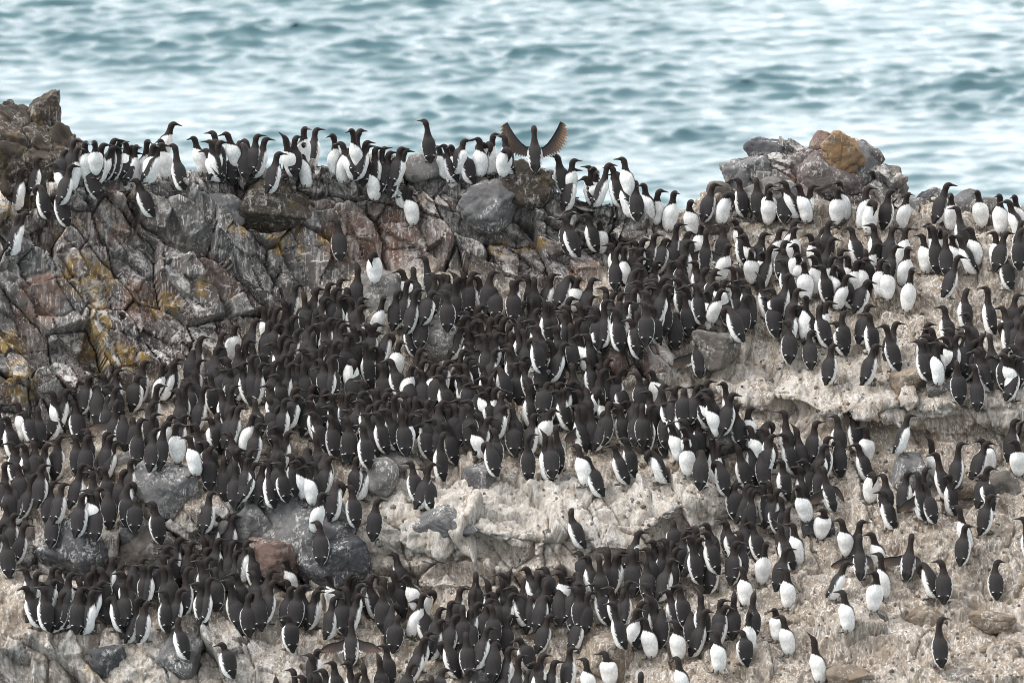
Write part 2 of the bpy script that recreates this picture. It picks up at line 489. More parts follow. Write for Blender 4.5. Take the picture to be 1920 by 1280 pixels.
def crag_material():
    m, nt, n, l, bs = nodes('crag_and_earth')
    a1 = n.new('ShaderNodeVertexColor'); a1.layer_name = 'zone'
    a2 = n.new('ShaderNodeVertexColor'); a2.layer_name = 'stain'
    s1 = n.new('ShaderNodeSeparateColor'); l.new(a1.outputs[0], s1.inputs[0])
    s2 = n.new('ShaderNodeSeparateColor'); l.new(a2.outputs[0], s2.inputs[0])
    rockf, blk, wsh = s1.outputs
    a3 = n.new('ShaderNodeVertexColor'); a3.layer_name = 'block'
    s3 = n.new('ShaderNodeSeparateColor'); l.new(a3.outputs[0], s3.inputs[0])
    hue1, hue2, hue3 = s3.outputs
    gua, lic, pnk = s2.outputs
    tc = n.new('ShaderNodeTexCoord'); co = tc.outputs['Object']
    # rock: grey, purple brown and near black blocks
    def step(v, a_, b_):
        r = n.new('ShaderNodeMapRange'); r.interpolation_type = 'SMOOTHSTEP'
        r.inputs['From Min'].default_value = a_; r.inputs['From Max'].default_value = b_
        l.new(v, r.inputs['Value'])
        return r.outputs[0]
    base = mixc(nt, step(hue1, .45, .6), (0.128, 0.122, 0.122), (0.140, 0.100, 0.091))
    base = mixc(nt, step(hue2, .6, .75), base, (0.23, 0.22, 0.212))
    base = mixc(nt, mth(nt, 'MULTIPLY', nz(nt, co, 2.3, 5, .6, .35, .65), .5), base, (0.135, 0.106, 0.098))
    rmp = n.new('ShaderNodeMapRange'); rmp.inputs['From Min'].default_value = 0.2; rmp.inputs['From Max'].default_value = 0.8
    l.new(blk, rmp.inputs['Value'])
    base = mixc(nt, mth(nt, 'MULTIPLY', rmp.outputs[0], 0.65), base, (0.058, 0.057, 0.060))
    base = mixc(nt, mth(nt, 'MULTIPLY', nz(nt, co, 8, 5, .6, .50, .7), 0.5), base, (0.20, 0.188, 0.172))
    base = mixc(nt, mth(nt, 'MULTIPLY', mth(nt, 'MULTIPLY', pnk, nz(nt, co, 5, 5, .6, .3, .55)), 0.75), base, (0.235, 0.135, 0.098))
    lf = mth(nt, 'MULTIPLY', lic, nz(nt, co, 9, 5, .65, .46, .52))
    base = mixc(nt, mth(nt, 'MULTIPLY', lf, 0.9), base, (0.30, 0.195, 0.062))
    stray = mth(nt, 'MULTIPLY', nz(nt, mapping(nt, co, (1, 1, 1.4)), 4.5, 6, .7, .64, .70), 0.5)
    base = mixc(nt, stray, base, (0.26, 0.18, 0.07))
    # earth
    earth = mixc(nt, nz(nt, co, 3.1, 6, .65, .35, .65), (0.225, 0.178, 0.134), (0.315, 0.266, 0.218))
    earth = mixc(nt, mth(nt, 'MULTIPLY', nz(nt, co, 14, 5, .65, .5, .68), 0.4), earth, (0.14, 0.105, 0.078))
    earth = mixc(nt, mth(nt, 'MULTIPLY', nz(nt, co, 6, 4, .6, .58, .7), 0.55), earth, (0.19, 0.175, 0.16))
    col = mixc(nt, rockf, earth, base)
    # guano: broad wash broken up by noise, runs pulled out along the vertical, splashes
    fine = nz(nt, mapping(nt, co, (1, 1, 0.35)), 30, 6, .75, .46, .58)
    broad = nz(nt, co, 3.4, 5, .65, .36, .62)
    vert = nz(nt, mapping(nt, co, (26, 26, 3.0)), 1.0, 5, .65, .55, .63)
    w1 = mth(nt, 'MULTIPLY', mth(nt, 'MULTIPLY', wsh, broad), mth(nt, 'MAXIMUM', fine, mth(nt, 'MULTIPLY', vert, mth(nt, 'SUBTRACT', .6, mth(nt, 'MULTIPLY', rockf, .6)))))
    geo = n.new('ShaderNodeNewGeometry')
    gz = n.new('ShaderNodeSeparateXYZ'); l.new(geo.outputs['True Normal'], gz.inputs[0])
    upf = step(gz.outputs['Z'], .10, .60)              # droppings settle on whatever faces up
    w3 = mth(nt, 'MULTIPLY', mth(nt, 'MULTIPLY', upf, rockf), mth(nt, 'MULTIPLY', nz(nt, co, 2.6, 4, .6, .42, .56), nz(nt, co, 13, 7, .72, .44, .54)))
    w1 = mth(nt, 'MAXIMUM', w1, mth(nt, 'MULTIPLY', w3, .85))
    # thin wandering splash lines
    ln = n.new('ShaderNodeTexNoise'); ln.inputs['Scale'].default_value = 21; ln.inputs['Detail'].default_value = 3; ln.inputs['Roughness'].default_value = .6
    l.new(mapping(nt, co, (1, 1, .55)), ln.inputs['Vector'])
    lin = step(mth(nt, 'ABSOLUTE', mth(nt, 'SUBTRACT', ln.outputs['Fac'], .5)), .013, .004)
    lin = mth(nt, 'MULTIPLY', lin, nz(nt, co, 12, 3, .6, .50, .58))
    lin = mth(nt, 'MULTIPLY', lin, mth(nt, 'ADD', mth(nt, 'MULTIPLY', mth(nt, 'SUBTRACT', 1.0, rockf), .75), .25))
    w1 = mth(nt, 'MAXIMUM', w1, lin)
    # crisp thin runs, pulled straight down every face
    rn1 = nz(nt, mapping(nt, co, (44, 44, 2.6)), 1.0, 3, .55, .585, .625)
    rn2 = nz(nt, mapping(nt, co, (70, 70, 5.0)), 1.0, 3, .55, .61, .65)
    rn = mth(nt, 'MAXIMUM', mth(nt, 'MULTIPLY', rn1, nz(nt, co, 2.9, 4, .6, .37, .48)), mth(nt, 'MULTIPLY', rn2, nz(nt, co, 4.1, 4, .6, .42, .52)))
    w1 = mth(nt, 'MAXIMUM', w1, mth(nt, 'MULTIPLY', rn, .85))
    wv = n.new('ShaderNodeTexNoise'); wv.inputs['Scale'].default_value = 9; wv.inputs['Detail'].default_value = 2; l.new(co, wv.inputs['Vector'])
    wo_ = n.new('ShaderNodeVectorMath'); wo_.operation = 'MULTIPLY_ADD'; l.new(wv.outputs['Color'], wo_.inputs[0]); wo_.inputs[1].default_value = (.05, .05, .0); l.new(co, wo_.inputs[2])
    rn3 = nz(nt, mapping(nt, wo_.outputs[0], (40, 40, 6.5)), 1.0, 3, .55, .575, .605)
    rn3 = mth(nt, 'MULTIPLY', mth(nt, 'MULTIPLY', rn3, nz(nt, co, 2.2, 4, .6, .40, .52)), mth(nt, 'SUBTRACT', 1.0, rockf))
    w1 = mth(nt, 'MAXIMUM', w1, mth(nt, 'MULTIPLY', rn3, .9))
    w2 = mth(nt, 'MULTIPLY', mth(nt, 'MULTIPLY', gua, .7), nz(nt, co, 40, 4, .7, .28, .5))
    spk = mth(nt, 'MULTIPLY', nz(nt, co, 42, 3, .6, .70, .74), 0.6)
    gf = mth(nt, 'MAXIMUM', mth(nt, 'MULTIPLY', w1, 0.85), mth(nt, 'MAXIMUM', w2, spk), clamp=True)
    gcol = mixc(nt, nz(nt, co, 7, 3, .5, .35, .65), (0.60, 0.575, 0.53), (0.73, 0.72, 0.70))
    col = mixc(nt, gf, col, gcol)
    l.new(col, bs.inputs['Base Color'])
    bs.inputs['Roughness'].default_value = 0.85
    bs.inputs['Specular IOR Level'].default_value = 0.25
    h = mth(nt, 'ADD', nz(nt, co, 38, 8, .7, .2, .8), mth(nt, 'MULTIPLY', nz(nt, co, 120, 4, .6, .2, .8), .4))
    l.new(bump(nt, h, 0.5, 0.012), bs.inputs['Normal'])
    return m


MAT_CRAG = crag_material()
me = mesh_from('sea_cliff', P2, F, [MAT_CRAG], smooth=False)
vcol(me, 'zone', np.stack([rock, 0.55 * h1[3] + 0.45 * h2[3], wash], 1))
vcol(me, 'block', np.stack([h1[2] * .8 + h2[1] * .2, h2[3] * .7 + h1[1] * .3, h4[1]], 1))
vcol(me, 'stain', np.stack([guano, lich, pink], 1))
cliff = tag(link('rocky_headland', me), kind='structure')


# the same headland carried on below and to either side of the modelled sheet, down into the sea
G3 = P2.reshape(NR, NC, 3)
ring = np.concatenate([G3[NR - 1:0:-4, 0], G3[0, ::6], G3[1::4, -1]], 0)
cen = np.array([0, 64.0, 0])
out = ring - cen; out[:, 2] = 0; out /= np.linalg.norm(out, axis=1, keepdims=True)
kk_ = np.linspace(0, 1, 40)
SK = ring[None] + out[None] * (20 * kk_ ** 1.3)[:, None, None]
SK[..., 2] = ring[None, :, 2] - (ring[None, :, 2] + 2.0) * kk_[:, None] ** .8
fl = SK.reshape(-1, 3)
w5 = worley(fl / np.array([1.3, 1.3, .7]), 700)
amp_ = np.repeat(np.minimum(1, kk_ * 6), len(ring))
fl = fl + np.repeat(out[None], 40, 0).reshape(-1, 3) * ((w5[2][0] - .5) * .9 + fbm(fl * .8, 4, 71) * .5)[:, None] * amp_[:, None]
ix_ = np.arange(40 * len(ring)).reshape(40, -1)
FS = np.stack([ix_[:-1, :-1], ix_[1:, :-1], ix_[1:, 1:], ix_[:-1, 1:]], -1).reshape(-1, 4)
mf = mesh_from('cliff_foot', fl, FS, [MAT_CRAG], smooth=False)
vcol(mf, 'zone', np.stack([np.clip(amp_ * .9, 0, 1), w5[2][1], amp_ * 0 + .2], 1))
vcol(mf, 'stain', np.zeros((len(fl), 3))); vcol(mf, 'block', np.stack([w5[2][2], w5[2][3], w5[2][1]], 1))
tag(link('cliff_foot', mf), kind='structure')

# ------------------------------------------------------------------ sea
def axis(lo, hi, st, far, growth=1.25):
    a = list(np.arange(lo, hi + st / 2, st))
    s = st
    while a[-1] < far: s *= growth; a.append(a[-1] + s)
    s = st
    while a[0] > -far: s *= growth; a.insert(0, a[0] - s)
    return np.array(a)


sx = axis(-34, 34, 0.17, 9000); sy = axis(168, 292, 0.19, 9000)
SX, SY = np.meshgrid(sx, sy)
amp = np.minimum(1, 0.19 / np.maximum(np.gradient(sy), 0.19))[:, None] * np.minimum(1, 0.17 / np.maximum(np.gradient(sx), 0.17))[None]
rw = np.random.RandomState(11)
Z = np.zeros(SX.shape); HX = np.zeros(SX.shape); HY = np.zeros(SX.shape)
for i in range(90):
    lam = 0.5 * (3.1 / 0.5) ** rw.uniform(0, 1)
    th = math.radians(-84) + rw.normal(0, 0.42)
    kx, ky = math.cos(th) * 2 * math.pi / lam, math.sin(th) * 2 * math.pi / lam
    A_ = 0.0082 * lam ** 0.72 * rw.uniform(0.5, 1.5)
    ph = kx * SX + ky * SY + rw.uniform(0, 6.28)
    Z += A_ * np.cos(ph)
    HX -= 0.8 * A_ * math.cos(th) * np.sin(ph); HY -= 0.8 * A_ * math.sin(th) * np.sin(ph)
gust = 0.85 + 0.4 * fbm(np.stack([SX.ravel() / 16, SY.ravel() / 9, SX.ravel() * 0], 1), 3, 5).reshape(SX.shape)
amp = amp * np.clip(gust, 0.3, 1.4)
SV = np.stack([SX + HX * amp, SY + HY * amp, Z * amp], -1).reshape(-1, 3)
si = np.arange(SX.size).reshape(SX.shape)
SF = np.stack([si[:-1, :-1], si[:-1, 1:], si[1:, 1:], si[1:, :-1]], -1).reshape(-1, 4)


def sea_material():
    m, nt, n, l, bs = nodes('sea_water')
    tc = n.new('ShaderNodeTexCoord'); co = tc.outputs['Object']
    col = mixc(nt, nz(nt, mapping(nt, co, (.12, .25, 1)), 1.0, 3, .5, .3, .7), (0.056, 0.120, 0.142), (0.072, 0.142, 0.164))
    l.new(col, bs.inputs['Base Color'])
    bs.inputs['Roughness'].default_value = 0.2
    bs.inputs['IOR'].default_value = 1.333
    return m


tag(link('sea', mesh_from('sea', SV, SF, [sea_material()])), kind='structure')


# ------------------------------------------------------------------ loose boulders and outcrops
def boulder_material(name, c1, c2, c3, gu, lich=0.0):
    m, nt, n, l, bs = nodes(name)
    tc = n.new('ShaderNodeTexCoord'); co = tc.outputs['Object']
    oi = n.new('ShaderNodeObjectInfo')
    ad = n.new('ShaderNodeVectorMath'); ad.operation = 'ADD'
    l.new(co, ad.inputs[0]); l.new(oi.outputs['Location'], ad.inputs[1])
    co = ad.outputs[0]
    col = mixc(nt, nz(nt, co, 5, 6, .65, .35, .65), c1, c2)
    col = mixc(nt, mth(nt, 'MULTIPLY', nz(nt, co, 9, 6, .7, .48, .7), .5), col, c3)
    if lich: col = mixc(nt, mth(nt, 'MULTIPLY', nz(nt, co, 6, 5, .65, .56, .62), lich), col, (0.30, 0.195, 0.062))
    vert = nz(nt, mapping(nt, co, (44, 44, 3.2)), 1.0, 3, .55, .60, .64)
    fine = nz(nt, co, 24, 7, .75, .50, .58)
    broad = nz(nt, co, 4, 4, .6, .44, .60)
    geo = n.new('ShaderNodeNewGeometry')
    gf = mth(nt, 'MULTIPLY', mth(nt, 'MULTIPLY', mth(nt, 'MAXIMUM', vert, mth(nt, 'MULTIPLY', fine, .55)), broad), gu, clamp=True)
    col = mixc(nt, gf, col, (0.68, 0.665, 0.64))
    l.new(col, bs.inputs['Base Color'])
    bs.inputs['Roughness'].default_value = 0.85
    bs.inputs['Specular IOR Level'].default_value = 0.25
    l.new(bump(nt, nz(nt, co, 45, 8, .7, .2, .8), 0.7, 0.012), bs.inputs['Normal'])
    return m


BM = {
    'grey': boulder_material('grey_boulder_stone', (.165, .162, .163), (.11, .11, .114), (.26, .255, .25), 1.0),
    'dark': boulder_material('dark_boulder_stone', (.085, .086, .092), (.052, .053, .06), (.17, .168, .165), 1.0),
    'pale': boulder_material('pale_boulder_stone', (.21, .20, .19), (.15, .145, .14), (.33, .32, .30), 1.0),
    'tan': boulder_material('tan_boulder_stone', (.24, .19, .14), (.17, .135, .105), (.33, .28, .22), .8),
    'olive': boulder_material('olive_boulder_stone', (.145, .13, .115), (.10, .09, .08), (.20, .18, .16), .7),
    'red': boulder_material('reddish_boulder_stone', (.17, .11, .09), (.12, .085, .075), (.22, .17, .14), .6),
    'ochre': boulder_material('ochre_slab_stone', (.26, .155, .075), (.19, .13, .08), (.14, .11, .085), .4),
    'pink': boulder_material('pinkish_boulder_stone', (.145, .122, .115), (.10, .082, .08), (.22, .20, .185), .9),
    'brown': boulder_material('brown_outcrop_stone', (.075, .060, .046), (.045, .038, .032), (.11, .095, .08), .5, .2),
}
ICO = {}


def ico(sub):
    if sub not in ICO:
        import bmesh
        b = bmesh.new(); bmesh.ops.create_icosphere(b, subdivisions=sub, radius=1)
        ICO[sub] = (np.array([v.co[:] for v in b.verts]), np.array([[v.index for v in f.verts] for f in b.faces]))
        b.free()
    return ICO[sub]


def rock_mesh(name, radii, seed, mat, planes=16, sub=5, rough=1.0, box=0, tilt=0.0):
    rr = np.random.RandomState(seed)
    Dn, Fc = ico(sub)
    if box:
        nn = np.array([[1, 0, 0], [-1, 0, 0], [0, 1, 0], [0, -1, 0], [0, 0, 1], [0, 0, -1]], float) + rr.normal(0, 0.10, (6, 3))
        dd = np.full(6, 0.62) + rr.uniform(-.05, .05, 6)
        ex = rr.normal(0, 1, (3, 3)); nn = np.concatenate([nn, ex]); dd = np.concatenate([dd, np.full(3, .92)])
    else:
        nn = rr.normal(0, 1, (planes, 3)); dd = rr.uniform(0.62, 0.95, planes)
    nn /= np.linalg.norm(nn, axis=1, keepdims=True)
    q = Dn @ nn.T
    r = np.where(q > 0.08, dd / np.maximum(q, 0.08), 9)
    kk = 55.0
    r = -np.log(np.exp(-kk * np.minimum(r, 1.25)).sum(1)) / kk
    r = np.minimum(r, 1.15)
    V = Dn * r[:, None]
    sc = float(np.mean(radii))
    W = V * np.asarray(radii) + seed * 3.17
    dn = fbm(W * 7, 4, seed) * 0.06 * rough + fbm(W * 22, 3, seed + 9) * 0.018 * rough
    cr = worley(W / (0.16 + 0.25 * sc), seed + 50)[1]
    dn -= (1 - sstep(0, .08, cr)) * 0.08 * rough
    V = V * (1 + dn * min(1.0, 0.25 / sc + 0.45))[:, None] * np.asarray(radii)
    c_, s_ = math.cos(tilt), math.sin(tilt)
    V = np.stack([V[:, 0] * c_ + V[:, 2] * s_, V[:, 1], -V[:, 0] * s_ + V[:, 2] * c_], 1)
    return mesh_from(name, V, Fc, [mat])


bpy.context.view_layer.update()


def hit(px, py):
    dg = bpy.context.evaluated_depsgraph_get()
    d = Vector(ray(px, py)).normalized()
    ok, loc, nor, i, ob, m = SC.ray_cast(dg, Vector(CAM), d)
    if not ok or ob.name.startswith('sea'): return None, None
    return np.array(loc), np.array(nor)


def hit_down(px, py):
    for k_ in range(40):
        p, n_ = hit(px, py + 3 * k_)
        if p is not None: return p, n_
    return None, None


# centre in the photo, half sizes in photo pixels, stone, depth shift, name, label, options
ROCKS = [
    (322, 912, 64, 54, 'grey', 0, 'boulder', 'rounded dark grey boulder capped by a single white-fronted seabird', {}),
    (565, 985, 80, 66, 'grey', 0, 'boulder', 'broad grey boulder streaked white above the reddish stain, left of the tan ledge', {}),
    (608, 1050, 66, 48, 'dark', -.12, 'boulder', 'blue-black boulder under the lone bird that stands above the lower crowd', {}),
    (470, 985, 46, 40, 'grey', 0, 'boulder', 'squarish dark grey boulder between the pale bluish stone and the broad grey boulder', {}),
    (508, 1050, 42, 46, 'red', -.05, 'boulder', 'boulder with a rust red face above the lower left crowd', {}),
    (140, 1030, 68, 60, 'dark', 0, 'boulder', 'large blackish boulder with a yellow lichen spot behind the lower left birds', {}),
    (243, 995, 28, 26, 'grey', 0, 'boulder', 'small knobbed grey boulder on the crest beside the large blackish boulder', {}),
    (265, 1040, 60, 45, 'olive', .05, 'boulder', 'guano-run olive brown boulder below the small knobbed one', {}),
    (1342, 652, 44, 38, 'olive', -.22, 'boulder', 'angular olive grey boulder beside the bird with drooping wings', {}),
    (1330, 605, 32, 30, 'pale', .05, 'boulder', 'pale streaked boulder just above the angular olive grey one', {}),
    (1016, 702, 34, 20, 'pale', -.22, 'boulder', 'flat-topped pale block standing clear in the middle of the dense crowd', {'box': 1}),
    (1706, 882, 40, 34, 'grey', -.12, 'boulder', 'dark grey boulder on the right slope with a bird perched at its upper left', {}),
    (1335, 812, 72, 40, 'olive', -.08, 'boulder', 'long slanting slab among the birds right of centre', {'tilt': 0.55}),
    (708, 548, 38, 44, 'pale', -.1, 'boulder', 'white-streaked boulder topped by a preening white bird', {}),
    (815, 645, 46, 40, 'pale', -.05, 'boulder', 'pale round boulder in the upper middle of the crowd', {}),
    (775, 605, 24, 26, 'grey', -.05, 'boulder', 'small grey boulder left of the pale round one', {}),
    (740, 868, 42, 30, 'pale', 0, 'boulder', 'cracked pale boulder left of the tan ledge', {}),
    (712, 900, 30, 34, 'pale', -.05, 'boulder', 'lumpy light grey boulder beside the white-breasted bird left of the ledge', {}),
    (1067, 905, 20, 13, 'pale', -.02, 'boulder', 'small pale stone lying on the tan ledge', {}),
    (905, 895, 30, 24, 'grey', .03, 'boulder', 'guano-washed grey boulder at the top of the tan ledge', {}),
    (838, 985, 50, 32, 'grey', .03, 'boulder', 'dark whitewashed rock jutting from the left of the tan ledge', {}),
    (1318, 1087, 24, 17, 'olive', -.02, 'boulder', 'brown stone at the feet of birds below the ledge end', {}),
    (1530, 985, 42, 24, 'dark', 0, 'boulder', 'dark slab with a pale flat top on the right slope', {'box': 1}),
    (1148, 672, 30, 36, 'red', -.12, 'boulder', 'reddish brown rock right of the crowd centre', {}),
    (1760, 728, 24, 18, 'pale', -.02, 'boulder', 'whitewashed grey stone beneath birds at the right', {}),
    (1700, 715, 32, 24, 'tan', 0, 'boulder', 'brown rock left of the whitewashed grey stone', {}),
    (1885, 912, 28, 22, 'olive', -.02, 'boulder', 'grey brown stone at the right edge under a white-fronted bird', {}),
    (1815, 918, 24, 18, 'tan', -.01, 'boulder', 'rough tan stone left of the grey brown stone near the right edge', {}),
    (415, 985, 26, 20, 'pale', -.1, 'boulder', 'pale bluish stone below the birds left of the broad grey boulder', {}),
    (1222, 832, 28, 22, 'olive', 0, 'boulder', 'stone block at the right end of the tan ledge birds', {}),
    (1270, 872, 26, 22, 'tan', -.02, 'boulder', 'brown lump of rock below the stone block', {}),
    (236, 868, 26, 20, 'pale', 0, 'boulder', 'pale stone left of the rounded dark grey boulder', {}),
    (1640, 1158, 28, 17, 'olive', .02, 'boulder', 'mossy grey stone under a white-fronted bird on the lower right slope', {}),
    (1736, 1158, 34, 18, 'tan', .06, 'boulder', 'weathered half-buried stone above the lowest lone bird', {}),
    (1858, 1163, 38, 18, 'tan', .07, 'boulder', 'dark half-buried stone near the lower right edge', {}),
    (1585, 1272, 40, 20, 'tan', .06, 'boulder', 'low grey stone on the bottom edge of the right slope', {}),
    (1500, 1168, 40, 18, 'tan', .08, 'boulder', 'flat half-sunk stone on the open slope right of the lower birds', {}),
    (1806, 1282, 46, 22, 'olive', .06, 'boulder', 'dark stone at the bottom right corner', {}),
    (1880, 1216, 34, 16, 'tan', .07, 'boulder', 'low brown stone above the bottom right corner', {}),
    (890, 1258, 36, 24, 'grey', 0, 'boulder', 'grey rock between birds on the bottom edge', {}),
    (205, 1235, 40, 30, 'dark', .02, 'boulder', 'black rock knob set in the white-splashed face at lower left', {}),
    (330, 1235, 52, 40, 'grey', .04, 'boulder', 'blue-grey rock mass on the lower left face', {}),
    (1150, 1235, 52, 40, 'tan', .05, 'boulder', 'crusty orange brown rock at the bottom between two white-fronted birds', {}),
    # the jumble on the right-hand crest
    (1455, 290, 52, 34, 'dark', .12, 'rock', 'black folded rock at the top left of the right-hand outcrop', {'rough': 1.6}),
    (1432, 332, 22, 18, 'pale', 0, 'rock', 'pale wedge with a dark underside in front of the outcrop', {'box': 1}),
    (1500, 322, 46, 46, 'pink', .12, 'rock', 'tall buff blocky rock in the middle of the outcrop', {'planes': 9}),
    (1556, 338, 50, 48, 'pink', .0, 'rock', 'purplish white-veined rock right of the buff one', {'planes': 9}),
    (1398, 328, 44, 38, 'grey', .1, 'rock', 'grey leaning rock on the left flank of the outcrop', {'tilt': -.4, 'planes': 10}),
    (1618, 318, 44, 44, 'grey', .1, 'rock', 'mottled grey rock under the orange slab', {'planes': 10}),
    (1540, 268, 19, 22, 'red', .0, 'rock', 'small dark rock standing upright beside the orange slab', {'planes': 8}),
    (1574, 284, 42, 32, 'ochre', -.16, 'rock', 'orange-brown slab tilted on top of the outcrop', {'planes': 7, 'tilt': .62, 'rough': 1.3}),
    (1664, 348, 34, 30, 'olive', .12, 'rock', 'knobbly dark rock at the right foot of the outcrop', {}),
    (1680, 362, 24, 22, 'grey', .2, 'rock', 'broken rock beyond the knobbly one', {}),
    (1440, 362, 46, 26, 'pale', -.05, 'rock', 'low whitish rock behind the front birds of the outcrop', {}),
    (1345, 368, 26, 22, 'olive', .1, 'rock', 'jagged low rock at the left end of the outcrop', {}),
    (1745, 374, 26, 18, 'dark', .15, 'rock', 'dark lumpy rock on the skyline right of the outcrop', {}),
    (1715, 388, 26, 18, 'grey', .1, 'rock', 'grey wedge of rubble left of the dark skyline lump', {}),
    (1812, 382, 30, 22, 'grey', .15, 'rock', 'brownish skyline rock between two upright birds', {}),
    (1850, 392, 26, 20, 'olive', .1, 'rock', 'stained rock on the skyline near the right edge', {}),
    (1590, 415, 28, 15, 'olive', -.02, 'rock', 'flat oval brown stone in front of the outcrop', {}),
    (1680, 412, 22, 14, 'pale', 0, 'rock', 'pale stone among the crest rubble', {}),
    (1770, 398, 22, 16, 'tan', 0, 'rock', 'tan rubble block below the dark skyline lump', {}),
    (1345, 415, 28, 22, 'olive', 0, 'rock', 'grey brown rock behind the birds at the left of the right-hand crest', {}),
    # the outcrop in the top left corner, a little farther off
    (25, 330, 125, 140, 'brown', 1.9, 'outcrop', 'big brown outcrop splashed white in the top left corner', {'rough': 1.4, 'planes': 26}),
    (80, 236, 50, 64, 'brown', 2.2, 'outcrop', 'dark rounded horn of rock rising from the top left outcrop', {'rough': 1.2, 'planes': 22}),
    (118, 300, 48, 66, 'brown', 2.0, 'outcrop', 'sloping right shoulder of the top left outcrop', {'rough': 1.2, 'planes': 20}),
    # blocks bedded in the crag face
    (915, 375, 52, 46, 'grey', -.02, 'rock', 'slanting grey block striped with white below the bird with raised wings', {'planes': 9, 'tilt': .5}),
    (990, 345, 44, 38, 'brown', 0, 'rock', 'ochre-lichened block under the bird with raised wings', {'planes': 10}),
    (790, 312, 30, 30, 'pale', .0, 'rock', 'whitewashed grey knob under the tall lone bird', {}),
    (515, 390, 70, 44, 'brown', .02, 'rock', 'brown lichened block high on the crag', {'planes': 10}),
    (412, 400, 36, 36, 'grey', 0, 'rock', 'rounded whitewashed grey block high on the crag', {}),
]
for i, (px, py, rx, ry, mk, dz, nm, lb, op) in enumerate(ROCKS):
    d_ = bilin(DEPTH, np.array([px]), np.array([min(py + 0.7 * ry, 1440)]), GX0, GY0, GS)[0]
    sp = np.interp(px, [p[0] for p in SIL], [p[1] for p in SIL])
    if py + .7 * ry < sp + 12: d_ = bilin(DEPTH, np.array([px]), np.array([sp + 12]), GX0, GY0, GS)[0]
    r_m = rx / PPM * d_ / 60 * 1.12, 0.8 * (rx + ry) / 2 / PPM * 1.1, ry / PPM * d_ / 60 * 1.15
    d_ += dz + 0.30 * r_m[1]
    c_ = CAM + ray(px, py) * d_
    sub = 6 if rx > 90 else (5 if rx > 30 else 4)
    o = link(nm, rock_mesh(nm, r_m, 40 + i * 7, BM[mk], sub=sub, planes=op.get('planes', 9), rough=op.get('rough', 1.0), box=op.get('box', 0), tilt=op.get('tilt', 0.0)))
    o.location = c_
    tag(o, lb, 'rock' if nm != 'boulder' else 'boulder', 'loose boulders on the headland' if nm == 'boulder' else None)

# ------------------------------------------------------------------ seabirds
SPINE = np.array([  # y, z, half width, half depth front, half depth back
    (-0.112, 0.022, .010, .003, .003), (-0.094, 0.050, .027, .042, .007), (-0.072, 0.083, .046, .074, .018),
    (-0.044, 0.118, .062, .073, .036), (-0.020, 0.158, .0715, .064, .050), (-0.001, 0.202, .0725, .064, .055),
    (0.013, 0.240, .064, .058, .050), (0.024, 0.271, .0475, .046, .040), (0.031, 0.298, .0335, .034, .032),
    (0.036, 0.321, .0275, .029, .028), (0.041, 0.344, .0265, .028, .028), (0.049, 0.366, .0285, .029, .030),
    (0.062, 0.384, .0270, .027, .026), (0.079, 0.390, .0225, .023, .020), (0.097, 0.388, .0165, .0165, .0135),
    (0.110, 0.386, .0105, .0110, .0090)])
TW = np.interp


def spine(pose):
    S = SPINE.copy() * np.array([1.0, 1.09, 1.05, 1.04, 1.04])
    S[8:12, 2:] *= 1.06; S[2:7, 2] *= 1.09; S[3:7, 3:] *= 1.05
    S[:, 1] -= .010; S[1:4, 3] += .008
    S[:, 1] -= .014 * TW(np.arange(16), [0, 1, 2], [0, .5, 1])
    if pose == 't':
        for k_, dz_ in ((7, .008), (8, .018), (9, .030), (10, .042), (11, .048), (12, .050), (13, .051), (14, .051), (15, .051)): S[k_, 1] += dz_
        S[3:8, 2:] *= .93; S[8:11, 2:] *= .93
    elif pose == 'h':
        for k_, dz_ in ((6, -.006), (7, -.018), (8, -.034), (9, -.048), (10, -.058), (11, -.062), (12, -.064), (13, -.066), (14, -.068), (15, -.069)): S[k_, 1] += dz_
        S[8:11, 2] *= 1.15; S[3:7, 2:] *= 1.06
    elif pose == 'U':
        for k_, (y_, z_) in ((11, (.046, .398)), (12, (.052, .420)), (13, (.062, .437)), (14, (.074, .450)), (15, (.083, .459))): S[k_, :2] = y_, z_
    elif pose == 'p':
        for k_, (y_, z_) in ((7, (.032, .288)), (8, (.048, .314)), (9, (.068, .330)), (10, (.090, .330)), (11, (.109, .317)), (12, (.120, .297)), (13, (.122, .276)), (14, (.119, .258)), (15, (.115, .245))): S[k_, :2] = y_, z_
    return S


def crom(S, n):
    m = len(S)
    u = np.linspace(0, m - 1, n)
    i = np.clip(u.astype(int), 0, m - 2); t = (u - i)[:, None]
    p0 = S[np.clip(i - 1, 0, m - 1)]; p1 = S[i]; p2 = S[i + 1]; p3 = S[np.clip(i + 2, 0, m - 1)]
    return u, 0.5 * (2 * p1 + (p2 - p0) * t + (2 * p0 - 5 * p1 + 4 * p2 - p3) * t * t + (3 * p1 - p0 - 3 * p2 + p3) * t ** 3)


HEAD_C, BACK_C, WHITE_C, WING_C = np.array([.0215, .0165, .0148]), np.array([.0295, .0270, .0278]), np.array([.80, .80, .79]), np.array([.0115, .0108, .0110])


def turn(V, kk, S, yaw, side=0):
    """turn the head about the neck"""
    if not yaw: return V
    w = sstep(7.2, 11.0, kk)[:, None]
    c_ = np.array([0, S[9, 0], 0])
    a_ = yaw * w[:, 0]
    x, y = V[:, 0], V[:, 1] - c_[1]
    V = V.copy()
    V[:, 0] = x * np.cos(a_) - y * np.sin(a_)
    V[:, 1] = x * np.sin(a_) + y * np.cos(a_) + c_[1]
    return V


